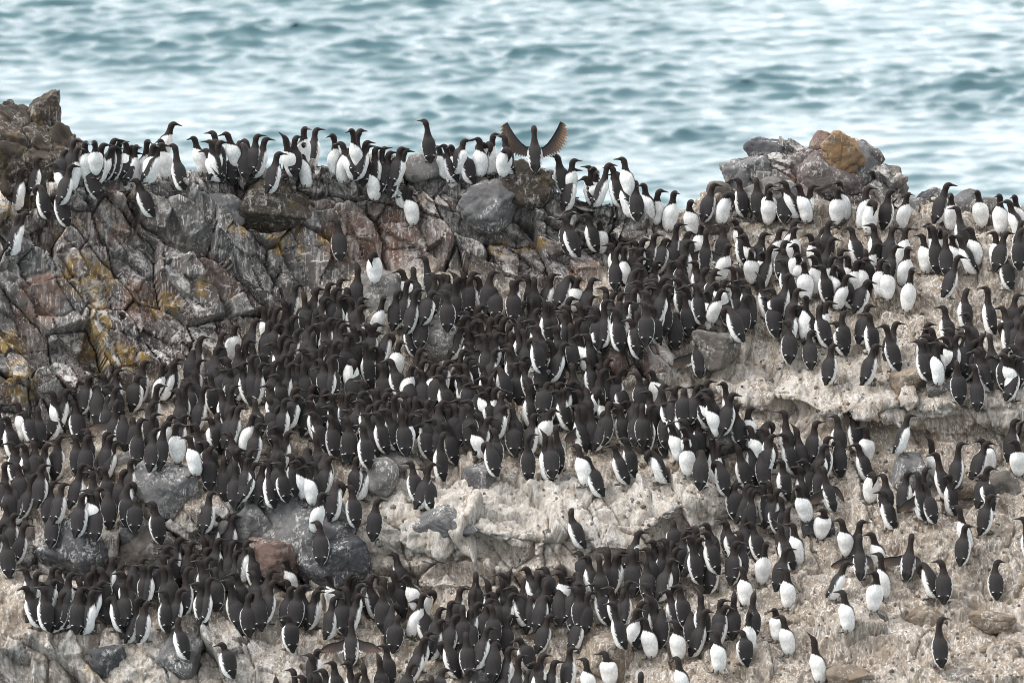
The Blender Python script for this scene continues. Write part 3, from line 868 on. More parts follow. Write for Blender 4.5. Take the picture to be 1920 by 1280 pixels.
def wing_surface(side, kind):
    """opened wing as a thin feathered blade with its root inside the shoulder"""
    if kind == 'up':
        lead = [(.030, .01, .262), (.075, .00, .268), (.115, -.005, .305), (.150, -.005, .352), (.180, -.005, .402), (.207, -.004, .452), (.235, -.002, .515)]
        trail = [(.040, -.03, .145), (.100, -.03, .150), (.165, -.03, .168), (.235, -.028, .212), (.290, -.022, .285), (.312, -.015, .375), (.295, -.006, .480)]
    elif kind == 'spread':
        lead = [(.035, .01, .262), (.080, .00, .250), (.125, -.01, .232), (.175, -.02, .228), (.225, -.035, .215), (.270, -.055, .190), (.300, -.075, .165)]
        trail = [(.045, -.03, .165), (.085, -.05, .130), (.130, -.065, .118), (.175, -.075, .118), (.220, -.085, .125), (.262, -.09, .130), (.295, -.09, .145)]
    else:
        lead = [(.035, .01, .262), (.075, .00, .255), (.110, -.01, .238), (.130, -.025, .205), (.140, -.045, .165), (.142, -.065, .125), (.138, -.085, .090)]
        trail = [(.040, -.03, .165), (.065, -.05, .140), (.090, -.065, .125), (.105, -.08, .110), (.115, -.09, .095), (.122, -.095, .085), (.130, -.095, .078)]
    lead, trail = np.array(lead), np.array(trail)
    n, mm = 37, 7
    u = np.linspace(0, 1, n)
    L = np.stack([TW(u * 6, range(7), lead[:, i]) for i in range(3)], 1)
    T = np.stack([TW(u * 6, range(7), trail[:, i]) for i in range(3)], 1)
    f = u * 18 % 1
    notch = 1 - (0.10 + (0.30 if kind == 'up' else .24) * u) * np.abs(f - .5) * 2
    T = L + (T - L) * notch[:, None]
    g_ = L[:, None] + (T - L)[:, None] * np.linspace(0, 1, mm)[None, :, None]
    g_[..., 1] += 0.012 * np.sin(np.linspace(0, math.pi, mm))[None]
    a_ = g_.copy(); b_ = g_.copy()
    th_ = 0.007 * (1 - u)[:, None] * (1 - np.linspace(0, 1, mm))[None] + .0012
    a_[..., 1] += th_; b_[..., 1] -= th_
    V = np.concatenate([a_.reshape(-1, 3), b_.reshape(-1, 3)])
    V[:, 0] *= side
    Fq = []
    for i in range(n - 1):
        for j in range(mm - 1):
            q = [i * mm + j, i * mm + j + 1, (i + 1) * mm + j + 1, (i + 1) * mm + j]
            Fq.append(q if side < 0 else q[::-1]); q2 = [x + n * mm for x in q]; Fq.append(q2[::-1] if side < 0 else q2)
        for j in (0, mm - 1):
            q = [i * mm + j, (i + 1) * mm + j, (i + 1) * mm + j + n * mm, i * mm + j + n * mm]
            Fq.append(q if (j == 0) == (side > 0) else q[::-1])
    w_ = np.tile(np.linspace(0, 1, mm), n); uu = np.repeat(u, mm)
    fe = np.repeat(np.abs(f - .5) * 2, mm)
    col = BACK_C[None] * (1 - w_[:, None]) + (np.array([.052, .040, .034]))[None] * w_[:, None]
    pale = (sstep(.3, .75, uu) * sstep(.25, .7, w_) * sstep(.75, .2, fe))[:, None] * (1.0 if kind == 'up' else .35)
    col = col * (1 - pale) + np.array([.26, .15, .085])[None] * pale
    edge = (sstep(.93, .99, w_) * sstep(.45, .1, uu))[:, None]
    col = col * (1 - edge) + WHITE_C[None] * edge
    return V, np.array(Fq), np.concatenate([col, col])


def make_bird(pose, yaw, wings=None, nr=40, ns=32):
    """one continuous body (with colours), the bill, one foot; returned as arrays"""
    S = spine(pose)
    u, R = crom(S, nr)
    u = np.sort(np.concatenate([u, [2.22, 2.28, 2.34, 2.40, 2.46]])); R = np.stack([TW(u, np.linspace(0, 15, nr), R[:, i]) for i in range(5)], 1); nr = len(u)
    T_ = np.gradient(R[:, :2], axis=0); T_ /= np.linalg.norm(T_, axis=1, keepdims=True)
    Nf = np.stack([T_[:, 1], -T_[:, 0]], 1)
    th = np.linspace(0, 2 * math.pi, ns, endpoint=False)
    tt = np.minimum(th, 2 * math.pi - th)
    deg = np.degrees(tt)
    tw = TW(u, [0, 1, 2, 3, 4, 5, 6, 6.7, 7.3, 7.8, 8.2], [0, 76, 98, 107, 111, 112, 110, 100, 74, 30, -20])
    if wings: tw = tw + TW(u, [1, 2, 3, 5, 6, 7], [0, 22, 28, 20, 5, 0])
    wob = 7 * np.sin(u * 9.1)[:, None] * ((u > 1.2) & (u < 5))[:, None] * np.ones(ns)[None]
    white = sstep(4.5, -4.5, deg[None] - (tw[:, None] + wob))
    plate = (1 - white) * (sstep(1.0, 2.2, u) * sstep(7.0, 5.8, u))[:, None] * 0.005
    c_, s_ = np.cos(th), np.sin(th)
    dep = np.where(c_[None] > 0, R[:, 3:4], R[:, 4:5])
    sx_ = np.sign(s_) * np.abs(s_) ** 0.92
    X = (R[:, 2:3] + plate) * sx_[None]
    off = (dep + plate) * c_[None]
    # folded wing tips crossing above the tail
    ridge_ = (sstep(0.4, 1.4, u) * sstep(3.2, 2.0, u))[:, None] * np.exp(-((deg - 148) / 16) ** 2)[None] * 0.010
    X = X + ridge_ * sx_[None]; off = off + ridge_ * c_[None]
    Yc = R[:, 0:1] + Nf[:, 0:1] * off; Zc = R[:, 1:2] + Nf[:, 1:2] * off
    V = np.stack([X, Yc, Zc], -1).reshape(-1, 3)
    kk = np.repeat(u, ns)
    dark = HEAD_C[None] * sstep(6.0, 8.2, u)[:, None] + BACK_C[None] * (1 - sstep(6.0, 8.2, u))[:, None]
    prim = (sstep(2.6, 1.9, u))[:, None]
    dark = dark * (1 - prim) + WING_C[None] * prim
    # pale nape feathers fading in on the shoulder, a touch of grey on the mantle
    col = dark[:, None] * (1 - white)[..., None] + WHITE_C[None, None] * white[..., None]
    tick = np.exp(-((u - 2.34) / .085) ** 2)[:, None] * np.exp(-((deg - 142) / 12) ** 2)[None]
    if wings: tick = tick * 0
    tick = sstep(.3, .65, tick)[..., None]
    col = col * (1 - tick) + WHITE_C * .95 * tick
    streak = ((np.sin(u * 21)[:, None] > .25) & (np.abs(deg[None] - tw[:, None] + 9) < 7) & (u[:, None] > 1.4) & (u[:, None] < 4.6))[..., None] * .55
    col = col * (1 - streak) + np.array([.10, .095, .09]) * streak
    col = col.reshape(-1, 3)
    V = turn(V, kk, S, yaw)
    ii = np.arange(nr * ns).reshape(nr, ns)
    jn = np.roll(ii, -1, 1)
    Fq = np.stack([ii[:-1], jn[:-1], jn[1:], ii[1:]], -1).reshape(-1, 4)
    caps = np.stack([ii[0], np.full(ns, nr * ns), np.full(ns, nr * ns), jn[0]], -1)
    V = np.concatenate([V, V[ii[0]].mean(0)[None], V[ii[-1]].mean(0)[None]]); col = np.concatenate([col, col[:1], col[-1:]])
    F3 = [np.array([[ii[0, j], nr * ns, jn[0, j]] for j in range(ns)]), np.array([[ii[-1, j], jn[-1, j], nr * ns + 1] for j in range(ns)])]
    # quads with a repeated vertex are avoided: caps are handled as thin quads split in two fans
    tri = np.concatenate(F3)
    quads = Fq
    if wings:
        for sd_ in (-1, 1):
            kind = wings
            if wings == 'left': kind = 'spread' if sd_ < 0 else 'droop'
            v_, f_, c2 = wing_surface(sd_, kind)
            if kind == 'up': v_[:, 0] *= 1.12; v_[:, 2] -= .012 * (sd_ > 0); v_[:, 1] += .03 * sstep(.2, .5, v_[:, 2])
            quads = np.concatenate([quads, f_ + len(V)]); V = np.concatenate([V, v_]); col = np.concatenate([col, c2])
    F = np.concatenate([tri, quads[:, [0, 1, 2]], quads[:, [0, 2, 3]]])
    # bill: slim, slightly drooping, flattened sideways
    e = R[-1]; t_ = T_[-1]; nrm = Nf[-1]
    bv, bf = [], []
    m_, sg = 6, 8
    for i in range(m_):
        w_ = i / (m_ - 1)
        y_, z_ = e[0] + t_[0] * (.058 * w_ - .004), e[1] + t_[1] * (.058 * w_ - .004)
        rx_, rz_ = .0080 * (1 - w_) ** .75 + .0010, .0108 * (1 - w_) ** .75 + .0014
        for j in range(sg):
            a_ = 2 * math.pi * j / sg
            o_ = rz_ * math.cos(a_)
            bv.append((rx_ * math.sin(a_), y_ + nrm[0] * o_, z_ + nrm[1] * o_))
    for i in range(m_ - 1):
        for j in range(sg):
            a0, a1 = i * sg + j, i * sg + (j + 1) % sg
            bf += [(a0, a1, a1 + sg), (a0, a1 + sg, a0 + sg)]
    bv.append(np.mean(bv[-sg:], 0)); L_ = len(bv) - 1
    for j in range(sg): bf.append(((m_ - 1) * sg + j, (m_ - 1) * sg + (j + 1) % sg, L_))
    bv = turn(np.array(bv), np.full(len(bv), 15.0), S, yaw)
    return V, F, col, bv, np.array(bf)


def make_foot(side):
    x = .030 * side
    v, f = [], []
    pts = [((x * .8, -.012, .080), .012), ((x * .95, -.004, .045), .0075), ((x, .004, .012), .006)]
    for (c, r) in pts:
        for j in range(8):
            a_ = 2 * math.pi * j / 8
            v.append((c[0] + r * math.cos(a_), c[1] + r * math.sin(a_), c[2]))
    for i in range(2):
        for j in range(8):
            a0, a1 = i * 8 + j, i * 8 + (j + 1) % 8
            f += [(a0, a1, a1 + 8), (a0, a1 + 8, a0 + 8)]
    b = len(v)
    toes = [(0, -.012), (-.020, .040), (-.012, .043), (0, .058), (.012, .050), (.020, .046)]
    for z in (-.004, .009):
        for (tx, ty) in toes: v.append((x + tx + side * .006 * (ty > 0), ty, z if ty < 0 or z < 0 else z * .55))
    n = len(toes)
    for j in range(1, n - 1): f += [(b, b + j + 1, b + j), (b + n, b + n + j, b + n + j + 1)]
    for j in range(n):
        k_ = (j + 1) % n
        f += [(b + j, b + k_, b + n + k_), (b + j, b + n + k_, b + n + j)]
    return np.array(v), np.array(f)


def plumage():
    m, nt, n, l, bs = nodes('plumage')
    a = n.new('ShaderNodeVertexColor'); a.layer_name = 'plumage'
    tc = n.new('ShaderNodeTexCoord'); co = tc.outputs['Object']
    hv = n.new('ShaderNodeHueSaturation'); l.new(a.outputs[0], hv.inputs['Color'])
    v = mth(nt, 'ADD', mth(nt, 'MULTIPLY', nz(nt, mapping(nt, co, (60, 60, 26)), 1, 4, .6, .25, .75), .34), .83)
    l.new(v, hv.inputs['Value'])
    l.new(hv.outputs[0], bs.inputs['Base Color'])
    bs.inputs['Roughness'].default_value = 0.7
    bs.inputs['Specular IOR Level'].default_value = 0.2
    bs.inputs['Sheen Weight'].default_value = 0.03
    l.new(bump(nt, nz(nt, mapping(nt, co, (110, 110, 45)), 1, 3, .6, .2, .8), .35, .004), bs.inputs['Normal'])
    return m


def horn(name, c, r=.45):
    m, nt, n, l, bs = nodes(name)
    tc = n.new('ShaderNodeTexCoord')
    l.new(mixc(nt, nz(nt, tc.outputs['Object'], 60, 3, .6, .3, .7), c, tuple(x * 1.5 for x in c)), bs.inputs['Base Color'])
    bs.inputs['Roughness'].default_value = r
    return m


M_PL, M_BILL, M_FOOT = plumage(), horn('bill_horn', (.022, .019, .018), .4), horn('foot_skin', (.045, .040, .036), .55)
VAR = {}


def variant(pose, yaw, wings=None):
    key = (pose, yaw, wings)
    if key not in VAR:
        V, F, col, bv, bf = make_bird(pose, math.radians(yaw), wings)
        me = mesh_from('guillemot', V, F, [M_PL]); vcol(me, 'plumage', col)
        bm_ = mesh_from('bill', bv, bf, [M_BILL])
        bod = V[:1442] if wings else V
        VAR[key] = dict(me=me, bill=bm_, V=V, F=F, col=col, bv=bv, bf=bf, top=bod[np.argmax(bod[:, 2])])
    return VAR[key]


FEET = [make_foot(-1), make_foot(1)]
FOOT_ME = [mesh_from('foot', v, f, [M_FOOT]) for v, f in FEET]
HEADING = {'8': 0, '9': -40, '6': -78, '3': -138, '2': 180, '1': 138, '4': 78, '7': 40}
BIRDS = """41,315,6 72,293,9 72,345,7p 104,359,7p 35,400,6 48,395,6 253,228,9h 135,306,9 158,298,7 123,279,8h 141,259,9 160,263,3 176,262,2 146,274,3 194,267,9 215,258,9 227,261,9 248,256,9 185,290,9 215,271,6 229,285,1 236,264,1 255,270,3 277,260,3 302,249,6 300,259,2 289,268,2 326,230,3 362,233,1 325,268,7 394,261,4 385,277,4h 98,304,4h 253,333,7 398,231,7 404,260,8 414,262,9 423,246,1 438,270,8 449,263,8 458,259,8 456,267,8p 483,250,9 500,255,9 530,251,1U 523,283,9 556,253,8 571,236,3 594,238,9 570,266,1R 623,249,2 638,264,4 659,240,1 676,240,8t 654,277,3p 689,262,9 690,270,8 705,274,9 719,274,9 731,282,9 742,293,9 752,274,9 762,278,6 795,222,8t 738,325,4h 771,351,1R 692,302,1 629,409,8 820,272,4 832,269,7 845,270,2 856,279,2 864,280,7 871,259,6 897,256,1 902,265,1p 917,264,2p 927,248,6 944,251,4 951,275,2p 1001,234,8w 1042,270,7 1076,296,3 1075,314,9 1105,288,7 1112,306,2 1120,294,2 1096,329,1h 1142,292,6 1167,293,1 1146,309,7 1156,320,4 1192,337,8 1056,404,7 1070,395,8R 1100,398,7 1122,411,2 1206,342,1 1238,353,2R 1245,354,4 1265,356,3 1296,373,1R 1340,342,9 1367,358,3p 1383,332,7 1418,332,8 1443,343,2R 1446,352,2 1469,337,4 1467,351,8L 1496,343,1 1523,345,6 1573,338,1 1574,349,2 1272,416,9 1317,417,2 1376,408,1 1352,418,8L 1324,428,8w 1294,432,8 1385,423,7 1394,438,1 1434,435,9 1429,440,8 1465,426,3 1492,411,3 1490,424,3 1517,436,1 1546,424,9 1556,412,8 1562,443,9 1593,423,7 1229,436,9 1250,445,9 1265,445,8 1290,449,9 1208,445,9 1204,463,9 1367,455,3 1473,449,8 1490,455,2 1448,458,9 1410,465,2 1429,470,1 1465,464,8 1531,450,7 1529,465,7 1579,465,9 1283,476,8 1628,348,3 1636,373,2p 1670,354,9 1703,359,3 1779,341,9 1782,361,2 1793,385,7t 1831,355,2 1874,362,1 1889,373,4 1902,364,1 1636,418,7 1676,423,9 1701,424,3 1741,417,1 1747,421,8 1761,426,2 1784,438,1 1728,437,1 1818,424,1 1772,432,8 1864,432,1 1888,431,9 1917,412,8 1917,426,8 1645,453,3 1680,458,9 1622,466,8 1703,461,3 1795,439,4 1878,467,7 362,655,8p 331,669,9 373,671,9 700,469,2p 669,491,8LU 640,520,9 619,528,9 596,537,9 631,537,9 650,537,8 640,551,9 612,555,9 652,558,7 567,545,8U 575,545,8U 529,558,8 523,573,9 542,566,9 550,566,8 567,575,9 592,578,8 552,589,9 573,591,8 606,587,8 679,570,9 679,555,8 619,595,9 638,596,9 571,597,9 481,596,9 504,599,8 523,605,9 538,599,8 585,608,8 602,603,7 644,605,8 660,606,8 690,605,7 706,604,9 679,615,8 562,613,9 588,621,8 533,625,9 654,622,7 706,620,8 465,634,9 469,640,8 510,638,7 542,636,9 512,643,7 583,639,8 615,635,8 631,637,8 650,631,8 623,643,7 602,646,8 683,639,7 690,639,8 698,647,8 710,649,7 721,636,8 731,623,9p 752,637,2 567,650,7 544,658,8 560,662,8 585,660,8 627,663,9 598,671,8 531,665,8 492,661,7 473,664,9 446,644,8 423,667,8 410,647,9 404,664,8 660,671,2p 729,670,7 790,650,9 721,553,3 746,543,9 767,522,9t 750,503,1 775,499,8 794,478,7 783,539,9 767,584,7R 796,574,8 794,673,9 552,674,8 517,674,8 458,675,9 567,676,8 812,510,8L 821,513,8 831,513,8 840,514,8 848,510,7U 858,518,8t 865,505,7U 871,518,9 883,517,8 888,508,8 894,517,7 812,543,9R 833,542,8 923,535,8 960,524,8 972,520,9 985,514,8 1002,518,8 1071,515,9p 1071,555,9 1019,560,7U 996,559,8 983,563,8 902,569,9 900,585,9 875,589,9 890,599,8 897,596,8 919,593,8 936,587,8 948,592,8 933,608,8 958,605,8 971,603,7U 975,593,8 994,596,7 873,581,8 1029,564,8 1008,576,8 1040,574,8 1062,571,7 1058,580,7 1083,566,8 1088,595,8 1110,552,8 1115,572,8 1102,572,8 1133,536,7 1135,549,8 1135,560,9 1152,545,8 1162,564,8 1152,576,7 1177,562,9 1112,589,7 1194,582,8 1181,596,7 1165,547,9 1190,539,7R 1194,524,7 1006,608,7 1038,610,7 1046,608,8 1060,610,8 1069,605,8 873,611,7 979,615,8 888,619,7 904,624,8 917,622,8 933,621,9 958,620,8 873,625,7 979,626,8 1083,625,1 1100,624,7 998,632,7p 954,641,8 1029,635,7 1060,640,9 877,639,8 877,644,7 869,653,9 902,651,7 931,651,9 950,650,7 877,667,9 983,665,9 1023,655,8 1100,668,7 1121,660,8 1140,671,8 842,673,9 804,664,8 1152,465,2p 1165,453,9 1144,454,7 1173,460,2 1185,466,8 1188,449,7 1196,449,8 1192,462,7 1196,491,8 1196,501,8 1160,460,8 1204,480,9 1231,487,9 1256,485,8 1269,486,8 1285,475,8R 1302,487,7L 1323,500,8 1342,502,8 1273,504,8 1338,510,9 1373,498,7 1385,500,7 1465,484,7 1494,473,2 1525,477,1 1562,478,2R 1588,477,1 1506,488,2 1540,495,7 1567,493,1R 1575,501,7 1590,513,3 1423,514,7U 1479,511,9R 1248,517,9 1223,512,8 1212,520,8 1225,521,8 1269,519,7 1273,515,8 1358,523,8R 1392,521,7 1302,530,7 1340,527,1 1283,534,2 1221,528,8 1215,535,9 1252,531,9 1210,543,8 1244,546,9 1254,543,8 1279,544,8 1325,543,1 1354,540,3 1373,532,7 1400,532,8 1400,550,8 1446,538,7h 1440,552,8 1298,556,9 1496,539,9 1512,553,1 1488,569,9 1504,573,4p 1538,569,7R 1554,562,3 1583,581,7R 1567,601,7 1477,599,8L 1219,572,7 1267,584,8p 1362,573,7p 1522,617,8R 1562,643,9 1308,616,8w 1206,564,8 1610,485,2R 1624,481,2R 1653,484,2R 1666,491,2 1712,501,2 1799,476,9t 1629,523,9 1630,568,9R 1628,585,7 1658,606,7L 1682,601,9 1768,571,7 1814,539,7R 1849,535,7 1812,584,7L 1908,549,9 1878,572,7 1882,603,7p 1741,603,3 1743,612,7 1737,625,7 1722,635,7 1732,632,8 1780,613,7 1812,609,7 1805,620,8L 1795,626,9 1770,629,1 1755,639,1 1768,641,2 1830,635,9 1843,625,8 1855,624,8 1914,601,9 1916,630,8 1918,587,8 1837,649,8 1828,654,7 1858,662,3 1880,660,1 1887,651,8 1899,644,8 1899,663,3 1914,668,9 1643,643,9 1793,675,8 1918,570,9 308,678,3 327,676,6 169,702,9R 181,721,8 204,718,7 221,722,9 260,701,9R 298,718,9 117,750,9 135,747,7 71,760,8 42,770,7 12,779,7L 0,755,8 219,749,9w 202,740,8 350,707,8 352,714,9 362,692,8 392,697,7 331,726,8 385,721,9 333,732,9 288,750,8 290,772,9 323,776,3 346,774,9 312,788,8 265,782,8 248,780,8 229,776,8p 333,790,2R 292,801,9 365,792,7 383,824,7 392,780,7 396,834,8 200,807,9 208,813,9 219,824,9 162,801,8 165,813,8 138,813,8 112,815,9 88,829,9 60,823,8 44,830,7L 21,826,7L 73,853,8 29,865,8 10,864,9 44,871,8 81,868,9 65,886,9 156,866,9R 171,882,7 192,873,8 233,878,9 50,903,9 100,899,8 119,903,9 165,915,1L 27,897,8p 238,906,8 244,901,9p 188,911,9 200,918,8 181,920,8 254,930,8 104,937,8 8,899,8 396,920,9 412,684,8 427,689,7L 448,682,7L 465,676,8 490,678,9 517,699,7L 504,718,7L 438,720,8 410,725,7 546,678,9 571,679,9 598,685,7L 619,668,8 652,685,8 662,684,8p 679,711,7 554,714,8 556,724,9 588,720,9 610,728,8 656,733,9 681,731,9 698,728,7 708,724,8 712,680,8 729,674,7 775,682,3 788,691,8 767,707,8p 729,726,9 754,732,8 742,738,9 725,734,8 698,734,8 638,735,7 619,736,7 558,738,9R 585,738,9 535,745,9 502,742,8 477,745,8 581,749,7 617,758,7 675,747,7 694,757,8 710,749,8 729,753,8 742,749,8 752,750,8 767,745,8 779,742,8 788,749,8 438,759,9 450,759,9 523,758,8 477,773,3 656,765,7 685,772,7 706,770,7 725,764,7 752,762,8U 794,765,7 585,770,7 617,776,7 408,772,8 648,780,8 771,774,3 485,791,9 519,796,7L 660,787,8 679,794,7 790,792,7L 427,807,8 512,814,8 542,806,9 588,809,8U 448,838,9 433,840,8 471,840,8 502,845,7 521,847,8 444,851,7 562,853,7L 419,854,8 438,861,8U 465,855,9 502,859,7 479,865,9 508,861,9 523,864,7 498,866,8 556,860,1 571,871,1 585,864,7 621,853,9 671,853,9 698,856,6 769,862,7L 604,921,3 635,901,9p 656,907,7 400,834,8 546,849,7 608,847,8p 577,838,8p 796,874,7 815,680,3 829,684,8 823,701,7 856,680,7 854,700,7 869,701,8 869,680,8 900,680,7 904,703,7L 923,701,8U 933,686,7p 962,680,8 977,676,7 881,715,7L 879,709,8 900,721,1 917,724,8 931,724,3 906,732,7L 946,730,8 988,715,7LU 1010,714,7L 1029,714,8 1050,714,9 1073,712,9 1073,680,8 1102,674,7 1121,680,8 1133,689,8 1152,703,7L 1167,688,9 1062,724,9 1015,726,8 1044,729,7 1083,729,8 1098,726,8 1121,727,2p 1125,736,1 954,730,7p 860,745,7L 831,749,8 879,747,7 875,755,8 854,761,8 850,755,8 831,761,7 838,766,7 804,747,8 946,759,9 960,760,8 890,773,7L 919,779,9 812,783,7L 833,790,7 883,791,1 1002,773,9 1038,763,3 1102,751,8 1142,751,8 1135,768,9 1158,756,7 1175,749,7L 1188,749,8 1194,755,8 960,786,8 1042,795,8 925,801,8 833,808,7R 912,826,7p 994,811,8R 1019,809,7LU 1031,815,8 1081,830,1L 1098,853,7L 1148,830,7 1171,818,7 1081,757,7w 810,865,9 1215,730,7L 1235,725,7U 1245,718,8 1262,726,7 1269,721,9 1283,725,8 1302,719,7L 1310,718,9 1329,710,9 1356,714,7L 1375,734,9R 1383,755,7R 1408,760,2R 1329,727,7 1323,740,1L 1310,736,1 1265,746,7 1248,753,7 1277,755,9 1204,755,8 1221,757,9 1223,762,7 1208,753,8 1244,771,8 1254,774,8 1281,784,7 1306,782,7L 1256,791,1 1281,799,2 1294,797,1 1329,813,7LU 1285,820,2 1315,842,8p 1350,828,3 1344,862,7p 1379,830,7LU 1404,796,1L 1433,800,7 1444,787,9p 1408,814,7 1448,812,9 1469,810,7 1469,766,7 1488,797,7LU 1531,787,9 1567,776,7 1594,770,7L 1552,816,9 1546,831,9 1569,824,8p 1425,846,8p 1465,860,7L 1506,858,7L 1498,871,7 1542,872,7w 1542,861,8 1381,902,8 1404,905,9 1429,907,7 1440,900,8 1415,916,8 1460,914,9 1462,929,7 1442,924,7 1408,912,8 1217,841,4p 1605,829,7 1620,797,2L 1705,774,6 1741,819,1U 1753,846,7L 1801,827,9 1824,681,8t 1903,784,9 1839,820,1 1853,825,9 1901,822,2L 1855,872,9R 1841,888,7 1858,925,9 1780,888,7L 1737,874,8 1703,881,9R 1720,883,7w 1730,904,7 1637,883,2p 1655,886,8 1653,918,7 104,940,9R 27,960,9R 48,979,9 4,978,9 4,1000,8 285,938,7 6,940,8 102,1059,9 117,1060,8 71,1069,9 77,1089,9 46,1096,7L 79,1097,7 104,1083,9R 133,1071,9 146,1081,8 133,1098,9 121,1107,9 158,1097,9 150,1100,8 175,1097,9 173,1104,6 169,1071,8 175,1061,8 188,1060,8 200,1072,8 154,1093,8 192,1086,9 206,1095,8 206,1087,8 208,1116,7p 225,1068,7L 227,1091,8 246,1076,8 229,1056,8 254,1054,8 241,1095,8 260,1117,9 265,1056,8 283,1057,9 269,1043,9 302,1038,8 312,1038,8 325,1043,8 312,1058,8 315,1020,9 308,1022,7 338,1005,9 360,1013,9 352,1022,8 377,1002,7U 390,1024,9 398,1005,8 365,1036,8 373,1047,7 392,1042,8 352,1061,9 371,1089,7L 308,1104,7L 340,1101,9 396,1063,8 394,1080,9 335,1155,7R 300,1057,8 594,974,8 711,932,8R 410,1007,9 440,1010,9 421,1017,8 467,1024,7 444,1030,9 412,1042,8 404,1061,8 440,1070,7L 473,1068,8 510,1065,9 427,1083,7 535,1085,7L 548,1097,8R 565,1095,8 573,1094,8 594,1104,9 600,1097,9 627,1116,9 675,1110,9R 675,1092,9 646,1097,8 631,1105,8 656,1073,8 667,1080,8 700,1075,8 688,1084,7 719,1080,8 733,1065,7LU 746,1083,8 733,1090,8 712,1097,8 738,1129,9p 746,1151,8h 783,1120,7L 796,1109,3 469,1109,8 479,1108,8 538,1151,7Lh 659,1152,8w 435,1097,8 415,1202,7L 581,1223,8 596,1214,9R 623,1236,7L 652,1237,7L 679,1240,8U 708,1224,8U 721,1205,7L 548,1251,8 565,1263,7 581,1262,8 604,1253,7 673,1259,8 773,1241,8 798,1193,9 517,1266,8U 590,1272,8 710,1273,9 796,1273,8 1071,951,7R 1100,1039,7L 1123,1039,8 1135,1030,8 1158,1036,9 1165,1030,9 1181,1034,8 1194,1026,8 1140,1023,8U 1185,1028,8 910,1082,7LU 890,1098,8U 938,1071,7L 938,1080,7LU 957,1067,8U 985,1060,7L 1021,1060,8L 1052,1060,8 1048,1069,1 1073,1078,7 1083,1070,8p 1062,1085,9 1025,1085,8 1017,1074,9 1008,1071,8 996,1078,9 983,1082,8 960,1094,7 938,1099,8 921,1107,7 919,1120,8 962,1109,9 919,1131,8 898,1126,9 846,1124,9 827,1136,8 867,1132,8 881,1139,8 856,1149,9 827,1158,9 840,1157,8 808,1104,3p 804,1181,9 917,1171,9 958,1150,8 998,1115,9p 1025,1114,9p 1033,1149,9R 1085,1090,9 1079,1097,8 1079,1106,8 1106,1107,8 1048,1099,8 1117,1091,7 1094,1144,9 1142,1098,7 1148,1126,7 1169,1102,8 1179,1086,9R 873,1183,8 1196,1138,3 831,1199,7p 800,1180,7 871,1186,8 929,1201,8p 971,1194,7L 956,1210,9 954,1216,9 975,1225,9 952,1241,9 1002,1238,7L 996,1253,8 1019,1223,9 1042,1235,9 1071,1210,9R 1096,1231,1L 1131,1218,1L 833,1250,9 879,1250,9R 808,1264,8 1288,982,7LU 1302,985,8 1323,978,7L 1323,992,7L 1285,992,9 1302,996,8 1294,1002,7L 1315,1007,9R 1338,1018,9U 1358,974,7L 1354,967,8 1381,1012,9R 1385,992,8 1394,963,8 1406,976,7L 1458,978,7LU 1481,948,9U 1485,978,1 1542,951,2L 1575,970,1L 1477,1024,9 1438,1013,2 1390,1060,1L 1473,1062,1L 1588,1050,6 1579,1104,1L 1223,1010,7L 1244,1007,8 1260,1012,8 1271,1016,9 1238,1018,7 1269,1024,8 1275,1024,8 1212,1024,7 1208,1047,8 1260,1044,9R 1210,1091,8 1215,1114,7U 1271,1094,7L 1250,1102,7L 1310,1105,7LU 1377,1107,8U 1415,1107,8U 1354,1121,9R 1362,1132,9R 1325,1139,9R 1408,1140,2 1452,1138,1 1465,1151,1L 1265,1160,1L 1292,1143,8p 1240,1138,8p 1204,1125,8 1206,1155,1 1342,1179,1L 1390,1180,7 1521,1189,1LU 1269,1230,1L 1202,1258,8 1616,973,9 1612,999,8w 1632,996,1 1649,1034,1L 1639,1068,2L 1710,998,8w 1728,1052,7p 1762,1047,8L 1795,945,1L 1812,981,9R 1918,967,7 1872,1047,8R 1766,1154,8R 418,622,8 1193,695,8 513,1085,9 866,1098,9 97,731,4 1113,519,9 414,966,9 738,1034,7 1220,692,1 925,506,8 463,1011,6 443,606,3 558,530,9 221,690,9 1494,908,1 1084,1031,8 615,1074,1 379,628,9 1036,511,6 271,674,9 353,815,1 247,857,9 439,963,9 157,922,9 127,727,9 761,1075,1 1087,518,2 212,1042,6 1262,973,8 190,698,7 44,1062,7 276,1125,9 31,752,1 535,1046,1 492,573,4 1200,992,6 892,1071,8"""
